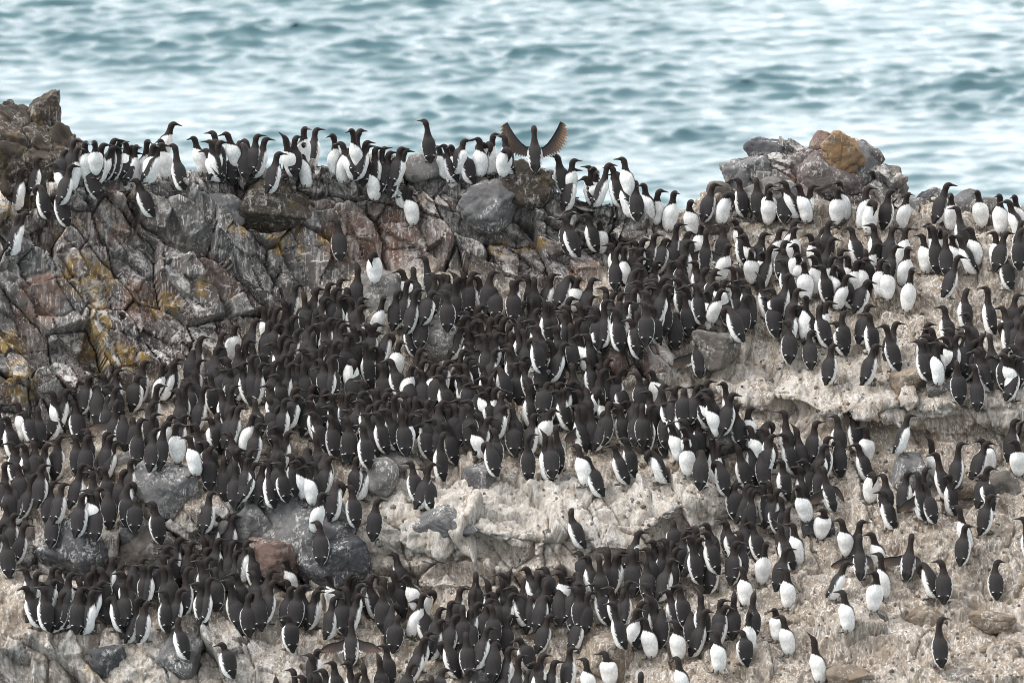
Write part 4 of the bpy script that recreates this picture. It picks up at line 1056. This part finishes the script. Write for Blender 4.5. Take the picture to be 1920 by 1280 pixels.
INDIV = set(map(int, """0 2 3 7 12 24 25 28 29 33 37 42 43 44 45 49 61 63 65 66 67 73 74 79 80 81 83 88 89 90 92 93 95 100 101 102 103 104 105 107 108 110 113 118 131 138 141 142 150 151 152 153 156 157 164 167 168 169 171 173 177 178 179 183 236 251 260 265 284 285 287 291 298 322 325 337 349 352 377 395 396 399 410 415 419 421 426 429 432 436 438 439 440 441 442 443 447 448 449 450 452 453 457 465 472 481 487 488 489 493 494 497 500 502 503 505 510 512 518 519 522 523 526 527 532 534 543 544 545 551 554 557 558 559 560 562 567 621 623 626 628 630 633 634 646 647 649 652 655 657 661 662 663 679 680 689 691 702 722 725 727 729 733 736 737 738 740 741 742 743 744 745 746 752 757 758 761 766 774 778 779 781 782 788 791 796 798 801 803 812 813 815 817 818 819 820 822 823 826 827 829 830 831 832 834 837 839 840 846 847 854 856 865 867 872 891 893 896 897 899 900 907 914 916 918 922 928 931 933 935 936 937 938 939 941 948 955 960 969 987 992 996 999 1003 1004 1006 1007 1009 1011 1012 1013 1016 1019 1020 1021 1024 1025 1026 1034 1036 1043 1046 1051 1054 1055 1057 1058 1059 1060 1061 1062 1063 1064 1065 1075 1078 1081 1085 1088 1089 1091 1093 1094 1095 1096 1100 1102 1103 1104 1105 1106 1108 1110 1111 1114 1121 1126 1132 1135 1143""".split()))
ALL_INDIV = False
rb = np.random.RandomState(3)
lst = [b.split(',') for b in BIRDS.split()]
seen = []
PLACED = []
bpy.context.view_layer.update()
for bi, (bx, by, code) in enumerate(lst):
    bx, by = int(bx), int(by)
    hd = code[0]; ex = code[1:]
    r1, r2, r3, r4, r5, r6 = rb.uniform(0, 1, 6)
    if any(abs(bx - a_) + abs(by - b_) < 9 for a_, b_ in seen): continue
    seen.append((bx, by))
    psi = HEADING[hd] + (r1 - .5) * 26
    pose = 'n'
    for p_ in 'thUp':
        if p_ in ex: pose = p_
    if pose == 'n': pose = 't' if r2 < .16 else ('h' if r2 > .92 else ('p' if .86 < r2 < .89 and 500 < by < 1200 and bx < 1500 and hd == '8' else 'n'))
    # bill to the left (+yaw) or right of the way the bird stands
    if hd in '79': want = 1 if hd == '7' else -1
    elif hd in '13': want = 1 if hd == '3' else -1
    else: want = 1 if r3 < .5 else -1
    away = hd in '789'
    if 'L' in ex: want = 1 if away else -1
    if 'R' in ex: want = -1 if away else 1
    mag = {'7': 45, '9': 45, '8': 0 if r4 < .3 else 55, '2': 25 if r4 < .5 else 55, '1': 0 if r4 < .4 else 30, '3': 0 if r4 < .4 else 30, '4': 0, '6': 0}[hd]
    if 'L' in ex or 'R' in ex: mag = 70
    if pose == 'U': mag = min(mag, 30)
    if pose == 'p': mag = 40
    wings = None
    if 'w' in ex:
        wings = 'up' if by < 300 else ('left' if by > 600 and by < 900 or 1500 < bx and by > 900 else ('droop' if 530 < by < 640 else 'spread'))
        pose = 't'; mag = 0
        if by > 1000 and bx > 1650: wings = 'spread'
        if 380 < by < 500: wings = 'spread'
    v = variant(pose, want * mag, wings)
    sc_ = 0.91 + .09 * r5
    if bx == 957 or bx == 796: sc_ = .98
    rot = Matrix.Rotation(math.radians(psi), 3, 'Z')
    lean = Matrix.Rotation(math.radians((r6 - .45) * 17), 3, 'X') @ Matrix.Rotation(math.radians((r3 - .5) * 13), 3, 'Y')
    Rm = np.array(rot @ lean) * sc_
    fx, fy = bx, by + 80
    P_ = None
    for it in range(4):
        p, nn = hit_down(fx, fy)
        if p is None: break
        P_ = p.copy()
        nz_ = abs(nn[2]) if nn is not None else 1
        P_[1] -= 0.02 + .05 * max(0, .75 - nz_)
        tx, ty, _ = project(P_ + Rm @ v['top'])
        fx += (bx - tx); fy += (by - ty)
    if P_ is None: continue
    P_[2] -= 0.004
    for it in range(9):                       # step forward out of hollows until the body stands clear of the rock in front
        blocked = 0
        for q in ((0, .02, .05), (.05, -.02, .15), (-.05, -.02, .15), (0, -.06, .10), (0, 0, .25)):
            w_ = P_ + Rm @ np.array(q)
            dd_ = w_ - CAM; L_ = np.linalg.norm(dd_)
            ok, loc, *_ = SC.ray_cast(bpy.context.evaluated_depsgraph_get(), Vector(CAM), Vector(dd_ / L_), distance=L_ - .012)
            blocked += bool(ok)
        if blocked < 2: break
        P_ = CAM + (P_ - CAM) * (1 - .0009)
    PLACED.append(dict(i=bi, px=bx, py=by, code=code, v=v, R=Rm, rot=(rot @ lean), sc=sc_, P=P_, want=want, mag=mag, pose=pose, wings=wings))

LABELS = {}
LABELS = {
    0: 'side-on seabird facing right below left of the big brown outcrop',
    2: 'preening seabird, back turned, nearest below the big brown outcrop',
    3: 'preening seabird, back turned, second nearest below the big brown outcrop',
    7: 'seabird with white right flank below right of the big brown outcrop',
    12: 'white-fronted seabird right of the big brown outcrop',
    24: 'side-on seabird facing right above left of the yellow-lichened crest knob',
    25: 'white-fronted seabird, nearest left of the yellow-lichened crest knob',
    28: 'white-breasted seabird facing left above the yellow-lichened crest knob',
    29: 'seabird with white left flank left of the yellow-lichened crest knob',
    33: 'seabird with white left flank above right of the reddish crag block below the crest',
    37: 'white-breasted seabird facing left above right of the yellow-lichened crest knob',
    42: 'seabird with white right flank, third nearest above the brown lichened crag block',
    43: 'seabird with white right flank, second nearest above the brown lichened crag block',
    44: 'white-breasted seabird facing left with raised bill above the brown lichened crag block',
    45: 'seabird with white right flank, nearest above the brown lichened crag block',
    49: 'white-breasted seabird facing left above right of the brown lichened crag block',
    61: 'seabird with white right flank, nearest left of the whitewashed knob',
    63: 'back-turned seabird above the whitewashed knob',
    65: 'white-breasted seabird facing left above right of the pinkish rock face',
    66: 'white-breasted seabird facing left above the pinkish rock face',
    67: 'back-turned seabird left of the pinkish rock face',
    73: 'side-on seabird facing right above left of the white-striped grey block',
    74: 'white-breasted seabird facing left above the white-striped grey block',
    79: 'preening seabird, white side out below left of the bird with raised wings',
    80: 'dark seabird flapping raised wings against the sea on the crag crest',
    81: 'seabird with white left flank, nearest below right of the bird with raised wings',
    83: 'seabird with white right flank below right of the bird with raised wings',
    88: 'side-on seabird facing right above left of the dip in the crest',
    89: 'white-breasted seabird facing left, second nearest above left of the dip in the crest',
    90: 'seabird with white left flank above left of the dip in the crest',
    92: 'back-turned seabird above left of the dip in the crest',
    93: 'seabird with white left flank below right of the white-striped grey block',
    95: 'seabird with white left flank left of the dip in the crest',
    100: 'white-breasted seabird facing right above right of the dip in the crest',
    101: 'white-breasted seabird facing left above left of the wing-spreading bird below the crest',
    102: 'seabird with white right flank in front of the jagged low crest rock',
    103: 'preening seabird, white side out below right of the jagged low crest rock',
    104: 'seabird with white left flank right of the jagged low crest rock',
    105: 'back-turned seabird, nearest right of the jagged low crest rock',
    107: 'white-fronted seabird, second nearest right of the jagged low crest rock',
    108: 'side-on seabird facing left right of the jagged low crest rock',
    110: 'white-breasted seabird facing left left of the oval brown stone',
    113: 'white-fronted seabird above left of the oval brown stone',
    118: 'back-turned seabird spreading both wings just below the right-hand crest',
    131: 'seabird with white left flank, nearest below the oval brown stone',
    138: 'white-breasted seabird facing right below right of the wing-spreading bird below the crest',
    141: 'seabird with white right flank, second nearest right of the wing-spreading bird below the crest',
    142: 'white-fronted seabird below right of the wing-spreading bird below the crest',
    150: 'preening seabird, white side out right of the oval brown stone',
    151: 'seabird with white right flank left of the dark skyline lump',
    152: 'white-breasted seabird facing right below left of the dark skyline lump',
    153: 'seabird with white right flank left of the brownish skyline rock',
    156: 'white-fronted seabird in front of the brownish skyline rock',
    157: 'white-breasted seabird facing left, nearest right of the brownish skyline rock',
    164: 'back-turned seabird below the dark skyline lump',
    167: 'white-breasted seabird facing left above the bare patch at right',
    168: 'white-breasted seabird facing left, nearest below the brownish skyline rock',
    169: 'back-turned seabird below left of the brownish skyline rock',
    171: 'seabird with white right flank below right of the brownish skyline rock',
    173: 'back-turned seabird, second nearest below right of the brownish skyline rock',
    177: 'white-breasted seabird facing right, nearest above the bare patch at right',
    178: 'side-on seabird facing left below the brownish skyline rock',
    179: 'seabird with white left flank below right of the brownish skyline rock',
    183: 'preening seabird, white side out above the white-streaked boulder',
    236: 'seabird with white left flank, second nearest left of the white bird amid crowd',
    251: 'seabird with white right flank, sixth nearest below left of the dark crag hollow',
    260: 'seabird with white right flank above left of the small grey boulder',
    265: 'seabird with white right flank, nearest above the small grey boulder',
    284: 'seabird with white right flank above right of the small grey boulder',
    285: 'back-turned seabird, nearest above the pale round boulder',
    287: 'back-turned seabird, seventh nearest above the flat-topped pale block',
    291: 'preening seabird, back turned above left of the reddish brown rock',
    298: 'seabird with white right flank, nearest right of the pale round boulder',
    322: 'seabird with white right flank, nearest above the reddish brown rock',
    325: 'seabird with white left flank, nearest above the reddish brown rock',
    337: 'back-turned seabird, second nearest above right of the flat-topped pale block',
    349: 'preening seabird, back turned above left of the flat-topped pale block',
    352: 'seabird with white right flank above right of the flat-topped pale block',
    377: 'back-turned seabird, second nearest below left of the dip in the crest',
    395: 'white-fronted seabird, third nearest below left of the oval brown stone',
    396: 'seabird with white left flank, third nearest below left of the oval brown stone',
    399: 'white-breasted seabird facing right left of the bare patch at right',
    410: 'seabird with white left flank above the drooping-winged bird',
    415: 'seabird with white right flank, second nearest above left of the drooping-winged bird',
    419: 'back-turned seabird, nearest above left of the drooping-winged bird',
    421: 'white-breasted seabird facing right above the angular olive boulder',
    426: 'back-turned seabird, third nearest above right of the angular olive boulder',
    429: 'white-breasted seabird facing left above the undercut brown ledge at right',
    432: 'seabird with white left flank, third nearest above the undercut brown ledge at right',
    436: 'back-turned seabird above right of the left end of right undercut',
    438: 'preening seabird, back turned above left of the drooping-winged bird',
    439: 'preening seabird, back turned above right of the angular olive boulder',
    440: 'back-turned seabird above the undercut brown ledge at right',
    441: 'seabird with white right flank above the undercut brown ledge at right',
    442: 'seabird with drooping half-open wings beside the angular olive boulder',
    443: 'back-turned seabird, second nearest above right of the reddish brown rock',
    447: 'white-fronted seabird, nearest above left of the bare patch at right',
    448: 'white-fronted seabird on the bare patch at right',
    449: 'seabird with white right flank above right of the bare patch at right',
    450: 'seabird with white right flank left of the bare patch at right',
    452: 'seabird with white left flank, second nearest below left of the bare patch at right',
    453: 'seabird with white left flank, nearest below left of the bare patch at right',
    457: 'seabird with white left flank, second nearest right of the bare patch at right',
    465: 'seabird with white left flank above left of the whitewashed grey stone',
    472: 'white-breasted seabird facing left, nearest above the whitewashed grey stone',
    481: 'seabird with white left flank, nearest above right of the whitewashed grey stone',
    487: 'seabird with white right flank right of the whitewashed grey stone',
    488: 'seabird with white right flank above right of the undercut brown ledge at right',
    489: 'back-turned seabird, nearest right of the whitewashed grey stone',
    493: 'seabird with white right flank above left of the bird stretching one wing',
    494: 'back-turned seabird above left of the bird stretching one wing',
    497: 'seabird with white right flank, nearest above right of the bird stretching one wing',
    500: 'seabird with white left flank, nearest left of the bird stretching one wing',
    502: 'seabird with white left flank, second nearest left of the bird stretching one wing',
    503: 'seabird with white left flank, third nearest left of the bird stretching one wing',
    505: 'seabird stretching one wing at the left of the crowd',
    510: 'seabird with white left flank above the rounded dark grey boulder',
    512: 'seabird with white right flank, second nearest above right of the rounded dark grey boulder',
    518: 'back-turned seabird above the rounded dark grey boulder',
    519: 'back-turned seabird, second nearest below right of the bird stretching one wing',
    522: 'white-fronted seabird above the rounded dark grey boulder',
    523: 'seabird with white right flank above left of the rounded dark grey boulder',
    526: 'seabird with white left flank, third nearest above right of the rounded dark grey boulder',
    527: 'back-turned seabird, nearest above right of the rounded dark grey boulder',
    532: 'back-turned seabird left of the pale stone by round boulder',
    534: 'seabird with white right flank, nearest below left of the bird stretching one wing',
    543: 'seabird with white right flank, third nearest above left of the large blackish boulder',
    544: 'seabird with white right flank, second nearest above left of the large blackish boulder',
    545: 'seabird with white right flank below left of the pale stone by round boulder',
    551: 'seabird with white right flank, second nearest above the large blackish boulder',
    554: 'back-turned seabird above the small knobbed boulder',
    557: 'back-turned seabird, nearest above left of the small knobbed boulder',
    558: 'back-turned seabird, second nearest above left of the small knobbed boulder',
    559: 'back-turned seabird above right of the small knobbed boulder',
    560: 'back-turned seabird, nearest above left of the large blackish boulder',
    562: 'seabird with white right flank above left of the pale bluish stone',
    567: 'seabird with white right flank, seventh nearest below left of the dark crag hollow',
    621: 'seabird with white left flank, nearest above left of the cracked pale boulder',
    623: 'back-turned seabird with raised bill above the cracked pale boulder',
    626: 'seabird with white left flank, sixth nearest above left of the cracked pale boulder',
    628: 'back-turned seabird, third nearest above left of the cracked pale boulder',
    630: 'seabird with white right flank, fourth nearest above right of the rounded dark grey boulder',
    633: 'seabird with white left flank, second nearest above left of the cracked pale boulder',
    634: 'seabird with white left flank, nearest above right of the cracked pale boulder',
    646: 'back-turned seabird, nearest right of the rounded dark grey boulder',
    647: 'back-turned seabird with raised bill above the pale bluish stone',
    649: 'seabird with white left flank, second nearest above left of the broad grey boulder',
    652: 'seabird with white left flank, nearest above left of the broad grey boulder',
    655: 'white-breasted seabird facing left, nearest above the broad grey boulder',
    657: 'seabird with white right flank above right of the broad grey boulder',
    661: 'white-breasted seabird facing right above right of the broad grey boulder',
    662: 'preening seabird, back turned, nearest above right of the broad grey boulder',
    663: 'seabird with white left flank above right of the broad grey boulder',
    679: 'preening seabird, back turned left of the flat-topped pale block',
    680: 'back-turned seabird, nearest left of the flat-topped pale block',
    689: 'seabird with raised bill below left of the flat-topped pale block',
    691: 'back-turned seabird, nearest below the flat-topped pale block',
    702: 'seabird with white left flank below right of the flat-topped pale block',
    722: 'seabird with white left flank, second nearest left of the deeply bowing bird',
    725: 'white-breasted seabird facing right below the flat-topped pale block',
    727: 'back-turned seabird, fourth nearest above left of the stone block at ledge end',
    729: 'seabird with white left flank, second nearest above left of the stone block at ledge end',
    733: 'back-turned seabird, nearest above right of the deeply bowing bird',
    736: 'seabird with white left flank, nearest left of the deeply bowing bird',
    737: 'seabird bowing deeply with white belly out on the ledge rim',
    738: 'back-turned seabird right of the deeply bowing bird',
    740: 'back-turned seabird above left of the small pale ledge stone',
    741: 'white-breasted seabird facing left above the small pale ledge stone',
    742: 'seabird with white left flank right of the small pale ledge stone',
    743: 'seabird with white left flank, second nearest below left of the stone block at ledge end',
    744: 'seabird with white left flank, nearest below left of the stone block at ledge end',
    745: 'seabird with opened wings below right of the flat-topped pale block',
    746: 'seabird with white right flank below right of the cracked pale boulder',
    752: 'back-turned seabird above left of the long slanting slab',
    757: 'seabird with white right flank below left of the left end of right undercut',
    758: 'seabird with white left flank, nearest right of the long slanting slab',
    761: 'white-breasted seabird facing left above the long slanting slab',
    766: 'back-turned seabird, nearest above left of the stone block at ledge end',
    774: 'white-breasted seabird facing left right of the stone block at ledge end',
    778: 'white-fronted seabird on the brown lump of rock',
    779: 'preening seabird, back turned right of the brown lump of rock',
    781: 'preening seabird, back turned above left of the tan ledge tip',
    782: 'seabird with raised bill below right of the long slanting slab',
    788: 'seabird with white left flank below left of the undercut brown ledge at right',
    791: 'seabird with white right flank below left of the undercut brown ledge at right',
    796: 'preening seabird, back turned below the undercut brown ledge at right',
    798: 'seabird with white left flank, second nearest above left of the flat-topped dark slab',
    801: 'seabird with opened wings above the flat-topped dark slab',
    803: 'back-turned seabird on the tan ledge tip',
    812: 'preening seabird, white side out below the stone block at ledge end',
    813: 'seabird with white left flank left of the right-hand dark grey boulder',
    815: 'side-on seabird facing right above the right-hand dark grey boulder',
    817: 'seabird with white left flank right of the right-hand dark grey boulder',
    818: 'seabird with white right flank above the rough tan stone',
    819: 'back-turned seabird, second nearest right of the whitewashed grey stone',
    820: 'seabird with white right flank above the grey brown right-edge stone',
    822: 'seabird with white right flank above left of the grey brown right-edge stone',
    823: 'white-fronted seabird above the grey brown right-edge stone',
    826: 'seabird with white right flank below left of the grey brown right-edge stone',
    827: 'seabird with white left flank left of the rough tan stone',
    829: 'seabird with white right flank below the right-hand dark grey boulder',
    830: 'seabird with opened wings below the right-hand dark grey boulder',
    831: 'seabird with white left flank below the right-hand dark grey boulder',
    832: 'preening seabird, white side out below left of the right-hand dark grey boulder',
    834: 'seabird with white left flank above left of the wing-raising bird on the slope',
    837: 'seabird with white right flank, nearest left of the large blackish boulder',
    839: 'back-turned seabird above left of the left edge of the lower crowd',
    840: 'seabird with white left flank right of the small knobbed boulder',
    846: 'seabird with white left flank, nearest in front of the left edge of the lower crowd',
    847: 'seabird with white left flank, second nearest in front of left edge of lower crowd',
    854: 'back-turned seabird, third nearest right of the left edge of the lower crowd',
    856: 'side-on seabird facing right above the black knob in the splashed face',
    865: 'preening seabird, back turned above the black knob in the splashed face',
    867: 'back-turned seabird, third nearest above the black knob in the splashed face',
    872: 'seabird with white right flank above right of the black knob in the splashed face',
    891: 'seabird with white right flank, second nearest above the blue-grey rock mass',
    893: 'seabird with white left flank, second nearest above the blue-grey rock mass',
    896: 'seabird with white right flank above right of the blue-grey rock mass',
    897: 'seabird with white left flank, nearest above the blue-grey rock mass',
    899: 'back-turned seabird above the blue-black boulder',
    900: 'back-turned seabird below the cracked pale boulder',
    907: 'back-turned seabird, third nearest below left of the rust red boulder',
    914: 'back-turned seabird, second nearest below left of the blue-black boulder',
    916: 'seabird with white right flank, third nearest above left of the wide-winged bird near the bottom',
    918: 'seabird with white right flank, nearest above left of the wide-winged bird near the bottom',
    922: 'back-turned seabird above left of the wide-winged bird near the bottom',
    928: 'seabird with raised bill above right of the wide-winged bird near the bottom',
    931: 'back-turned seabird, nearest above right of the wide-winged bird near the bottom',
    933: 'back-turned seabird right of the wide-winged bird near the bottom',
    935: 'white-breasted seabird facing right above left of the grey rock at the bottom edge',
    936: 'back-turned seabird, second nearest below the rust red boulder',
    937: 'back-turned seabird, nearest below the rust red boulder',
    938: 'seabird with white left flank left of the wide-winged bird near the bottom',
    939: 'back-turned seabird holding both wings out level above the bottom edge',
    941: 'seabird with white left flank right of the blue-grey rock mass',
    948: 'seabird with white left flank below right of the wide-winged bird near the bottom',
    955: 'seabird with white right flank left of the grey rock at the bottom edge',
    960: 'dark-backed lone seabird standing alone on the bare tan ledge',
    969: 'back-turned seabird, fourth nearest left of the brown stone under the ledge',
    987: 'seabird with white left flank below right of the head of lower crowd',
    992: 'back-turned seabird, third nearest below the head of lower crowd',
    996: 'back-turned seabird, second nearest above the grey rock at the bottom edge',
    999: 'seabird with white right flank, second nearest above left of grey rock at the bottom edge',
    1003: 'seabird with white right flank above right of the grey rock at the bottom edge',
    1004: 'back-turned seabird above right of the grey rock at the bottom edge',
    1006: 'preening seabird, back turned, second nearest below right of the head of lower crowd',
    1007: 'seabird with white right flank, third nearest left of the crusty orange rock at the bottom',
    1009: 'back-turned seabird, third nearest above left of the crusty orange rock at the bottom',
    1011: 'back-turned seabird, nearest above left of the crusty orange rock at the bottom',
    1012: 'back-turned seabird, third nearest below right of the head of lower crowd',
    1013: 'seabird with white left flank, third nearest above the crusty orange rock at the bottom',
    1016: 'seabird with white left flank, nearest above the crusty orange rock at the bottom',
    1019: 'back-turned seabird, nearest above left of the grey rock at the bottom edge',
    1020: 'white-breasted seabird facing right above right of the crusty orange rock at the bottom',
    1021: 'preening seabird, back turned left of the grey rock at the bottom edge',
    1024: 'preening seabird, back turned above right of the grey rock at the bottom edge',
    1025: 'seabird with white left flank, nearest right of the grey rock at the bottom edge',
    1026: 'seabird with white right flank, second nearest right of the grey rock at the bottom edge',
    1034: 'seabird with white right flank, nearest left of the crusty orange rock at the bottom',
    1036: 'white-breasted seabird facing left, nearest below left of the crusty orange rock at the bottom',
    1043: 'seabird with white left flank, nearest above the brown stone under the ledge',
    1046: 'seabird with white left flank above left of the brown stone under the ledge',
    1051: 'seabird with white right flank above right of the brown stone under the ledge',
    1054: 'seabird with white left flank below right of the tan ledge tip',
    1055: 'seabird with raised bill below left of the flat-topped dark slab',
    1057: 'white-breasted seabird facing left, nearest below left of the flat-topped dark slab',
    1058: 'white-fronted seabird in front of the flat-topped dark slab',
    1059: 'white-breasted seabird facing left below right of the flat-topped dark slab',
    1060: 'seabird with white right flank below left of the flat-topped dark slab',
    1061: 'white-fronted seabird below right of the tan ledge tip',
    1062: 'white-breasted seabird facing left right of the brown stone under the ledge',
    1063: 'white-breasted seabird facing left, second nearest below left of the flat-topped dark slab',
    1064: 'side-on seabird facing right above left of the stone under white bird',
    1065: 'white-breasted seabird facing left, nearest left of the stone under white bird',
    1075: 'seabird with white right flank left of the brown stone under the ledge',
    1078: 'seabird with white left flank, nearest below left of the brown stone under the ledge',
    1081: 'back-turned seabird with raised bill, nearest below right of the brown stone under the ledge',
    1085: 'seabird with white right flank below the brown stone under the ledge',
    1088: 'white-breasted seabird facing left, second nearest left of the stone under white bird',
    1089: 'white-breasted seabird facing left, nearest right of the crusty orange rock at the bottom',
    1091: 'preening seabird, back turned above right of the crusty orange rock at the bottom',
    1093: 'white-breasted seabird facing left above right of the crusty orange rock at the bottom',
    1094: 'white-breasted seabird facing left below the brown stone under the ledge',
    1095: 'seabird with white left flank below right of the brown stone under the ledge',
    1096: 'white-breasted seabird facing left with raised bill below left of the stone under white bird',
    1100: 'seabird with opened wings below right of the flat-topped dark slab',
    1102: 'white-breasted seabird facing left below left of the wing-raising bird on the slope',
    1103: 'white-fronted seabird above the stone under white bird',
    1104: 'dark seabird raising opened wings on the lower right slope',
    1105: 'preening seabird, back turned below the wing-raising bird on the slope',
    1106: 'back-turned seabird below right of the wing-raising bird on the slope',
    1108: 'seabird with white right flank above left of the lone back-turned bird at right',
    1110: 'back-turned lone seabird near the right edge, bill right',
    1111: 'back-turned lone seabird lowest on the open right slope',
    1114: 'seabird with white right flank, second nearest below the rust red boulder',
    1121: 'back-turned seabird, fifth nearest above right of the pale round boulder',
    1126: 'white-breasted seabird facing left above left of the flat-topped dark slab',
    1132: 'white-breasted seabird facing left above right of the rounded dark grey boulder',
    1135: 'seabird with white right flank, nearest above the large blackish boulder',
    1143: 'seabird with white right flank above left of the blue-grey rock mass',
}



def add_bird(b):
    v = b['v']
    o = link('guillemot', v['me'])
    M_ = (b['rot'] * b['sc']).to_4x4(); M_.translation = Vector(b['P'])
    o.matrix_world = M_
    link('bill', v['bill'], o)
    for f_ in FOOT_ME: link('foot', f_, o)
    tag(o, LABELS.get(b['i'], 'dark-backed seabird standing in the colony'), 'seabird', 'guillemots standing in the breeding colony')
    return o


crowd = []
for b in PLACED:
    if ALL_INDIV or b['i'] in INDIV: b['ob'] = add_bird(b)
    else: crowd.append(b)
if crowd:
    Vs, Fs, Cs, Ms, n0 = [], [], [], [], 0
    for b in crowd:
        v = b['v']
        for (vv_, ff_, cc_, mi) in ((v['V'], v['F'], v['col'], 0), (v['bv'], v['bf'], None, 1), (FEET[0][0], FEET[0][1], None, 2), (FEET[1][0], FEET[1][1], None, 2)):
            Vs.append(vv_ @ b['R'].T + b['P']); Fs.append(ff_ + n0); n0 += len(vv_)
            Cs.append(cc_ if cc_ is not None else np.full((len(vv_), 3), .03)); Ms.append(np.full(len(ff_), mi))
    me = mesh_from('guillemot_crowd', np.concatenate(Vs), np.concatenate(Fs), [M_PL, M_BILL, M_FOOT], midx=np.concatenate(Ms))
    vcol(me, 'plumage', np.concatenate(Cs))
    tag(link('guillemot_crowd', me), 'rest of the packed crowd of dark-backed seabirds standing on the slope', 'seabirds', kind='stuff')

# ------------------------------------------------------------------ loose gravel
ok_, Vs, Fs, n0 = 0, [], [], 0
IV, IF_ = ico(1)
bpy.context.view_layer.update()
rg = np.random.RandomState(9)
stones = []
for i in range(5200):
    if i < 4200: x, y = rg.uniform(1200, 2150), rg.uniform(400, 1420)
    else: x, y = rg.uniform(650, 1400), rg.uniform(850, 1300)
    c = min(max(int((x - U[0]) / 2.5), 0), NC - 1)
    v_ = (1440 - y) / (1440 - sil[c]) * (NF - 1)
    if not 2 < v_ < NF - 2: continue
    p = P2.reshape(NR, NC, 3)[int(v_), c]
    if rock.reshape(NR, NC)[int(v_), c] > .5: continue
    r_ = 0.005 + 0.019 * rg.uniform(0, 1) ** 3
    nn = rg.normal(0, 1, (7, 3)); nn /= np.linalg.norm(nn, axis=1, keepdims=True)
    q = IV @ nn.T
    rr_ = np.where(q > .1, rg.uniform(.6, .95, 7) / np.maximum(q, .1), 9).min(1).clip(0, 1.2)
    Vs.append(IV * rr_[:, None] * r_ * rg.uniform(.7, 1.3, 3) + p + np.array([0, 0, r_ * .2])); Fs.append(IF_ + n0); n0 += len(IV)
me = mesh_from('gravel', np.concatenate(Vs), np.concatenate(Fs), [BM['tan'], BM['olive'], BM['pale']], smooth=False, midx=np.repeat(rg.randint(0, 3, len(Vs)), len(IF_)))
tag(link('gravel', me), 'loose gravel scattered over the earthy slope', 'gravel', kind='stuff')
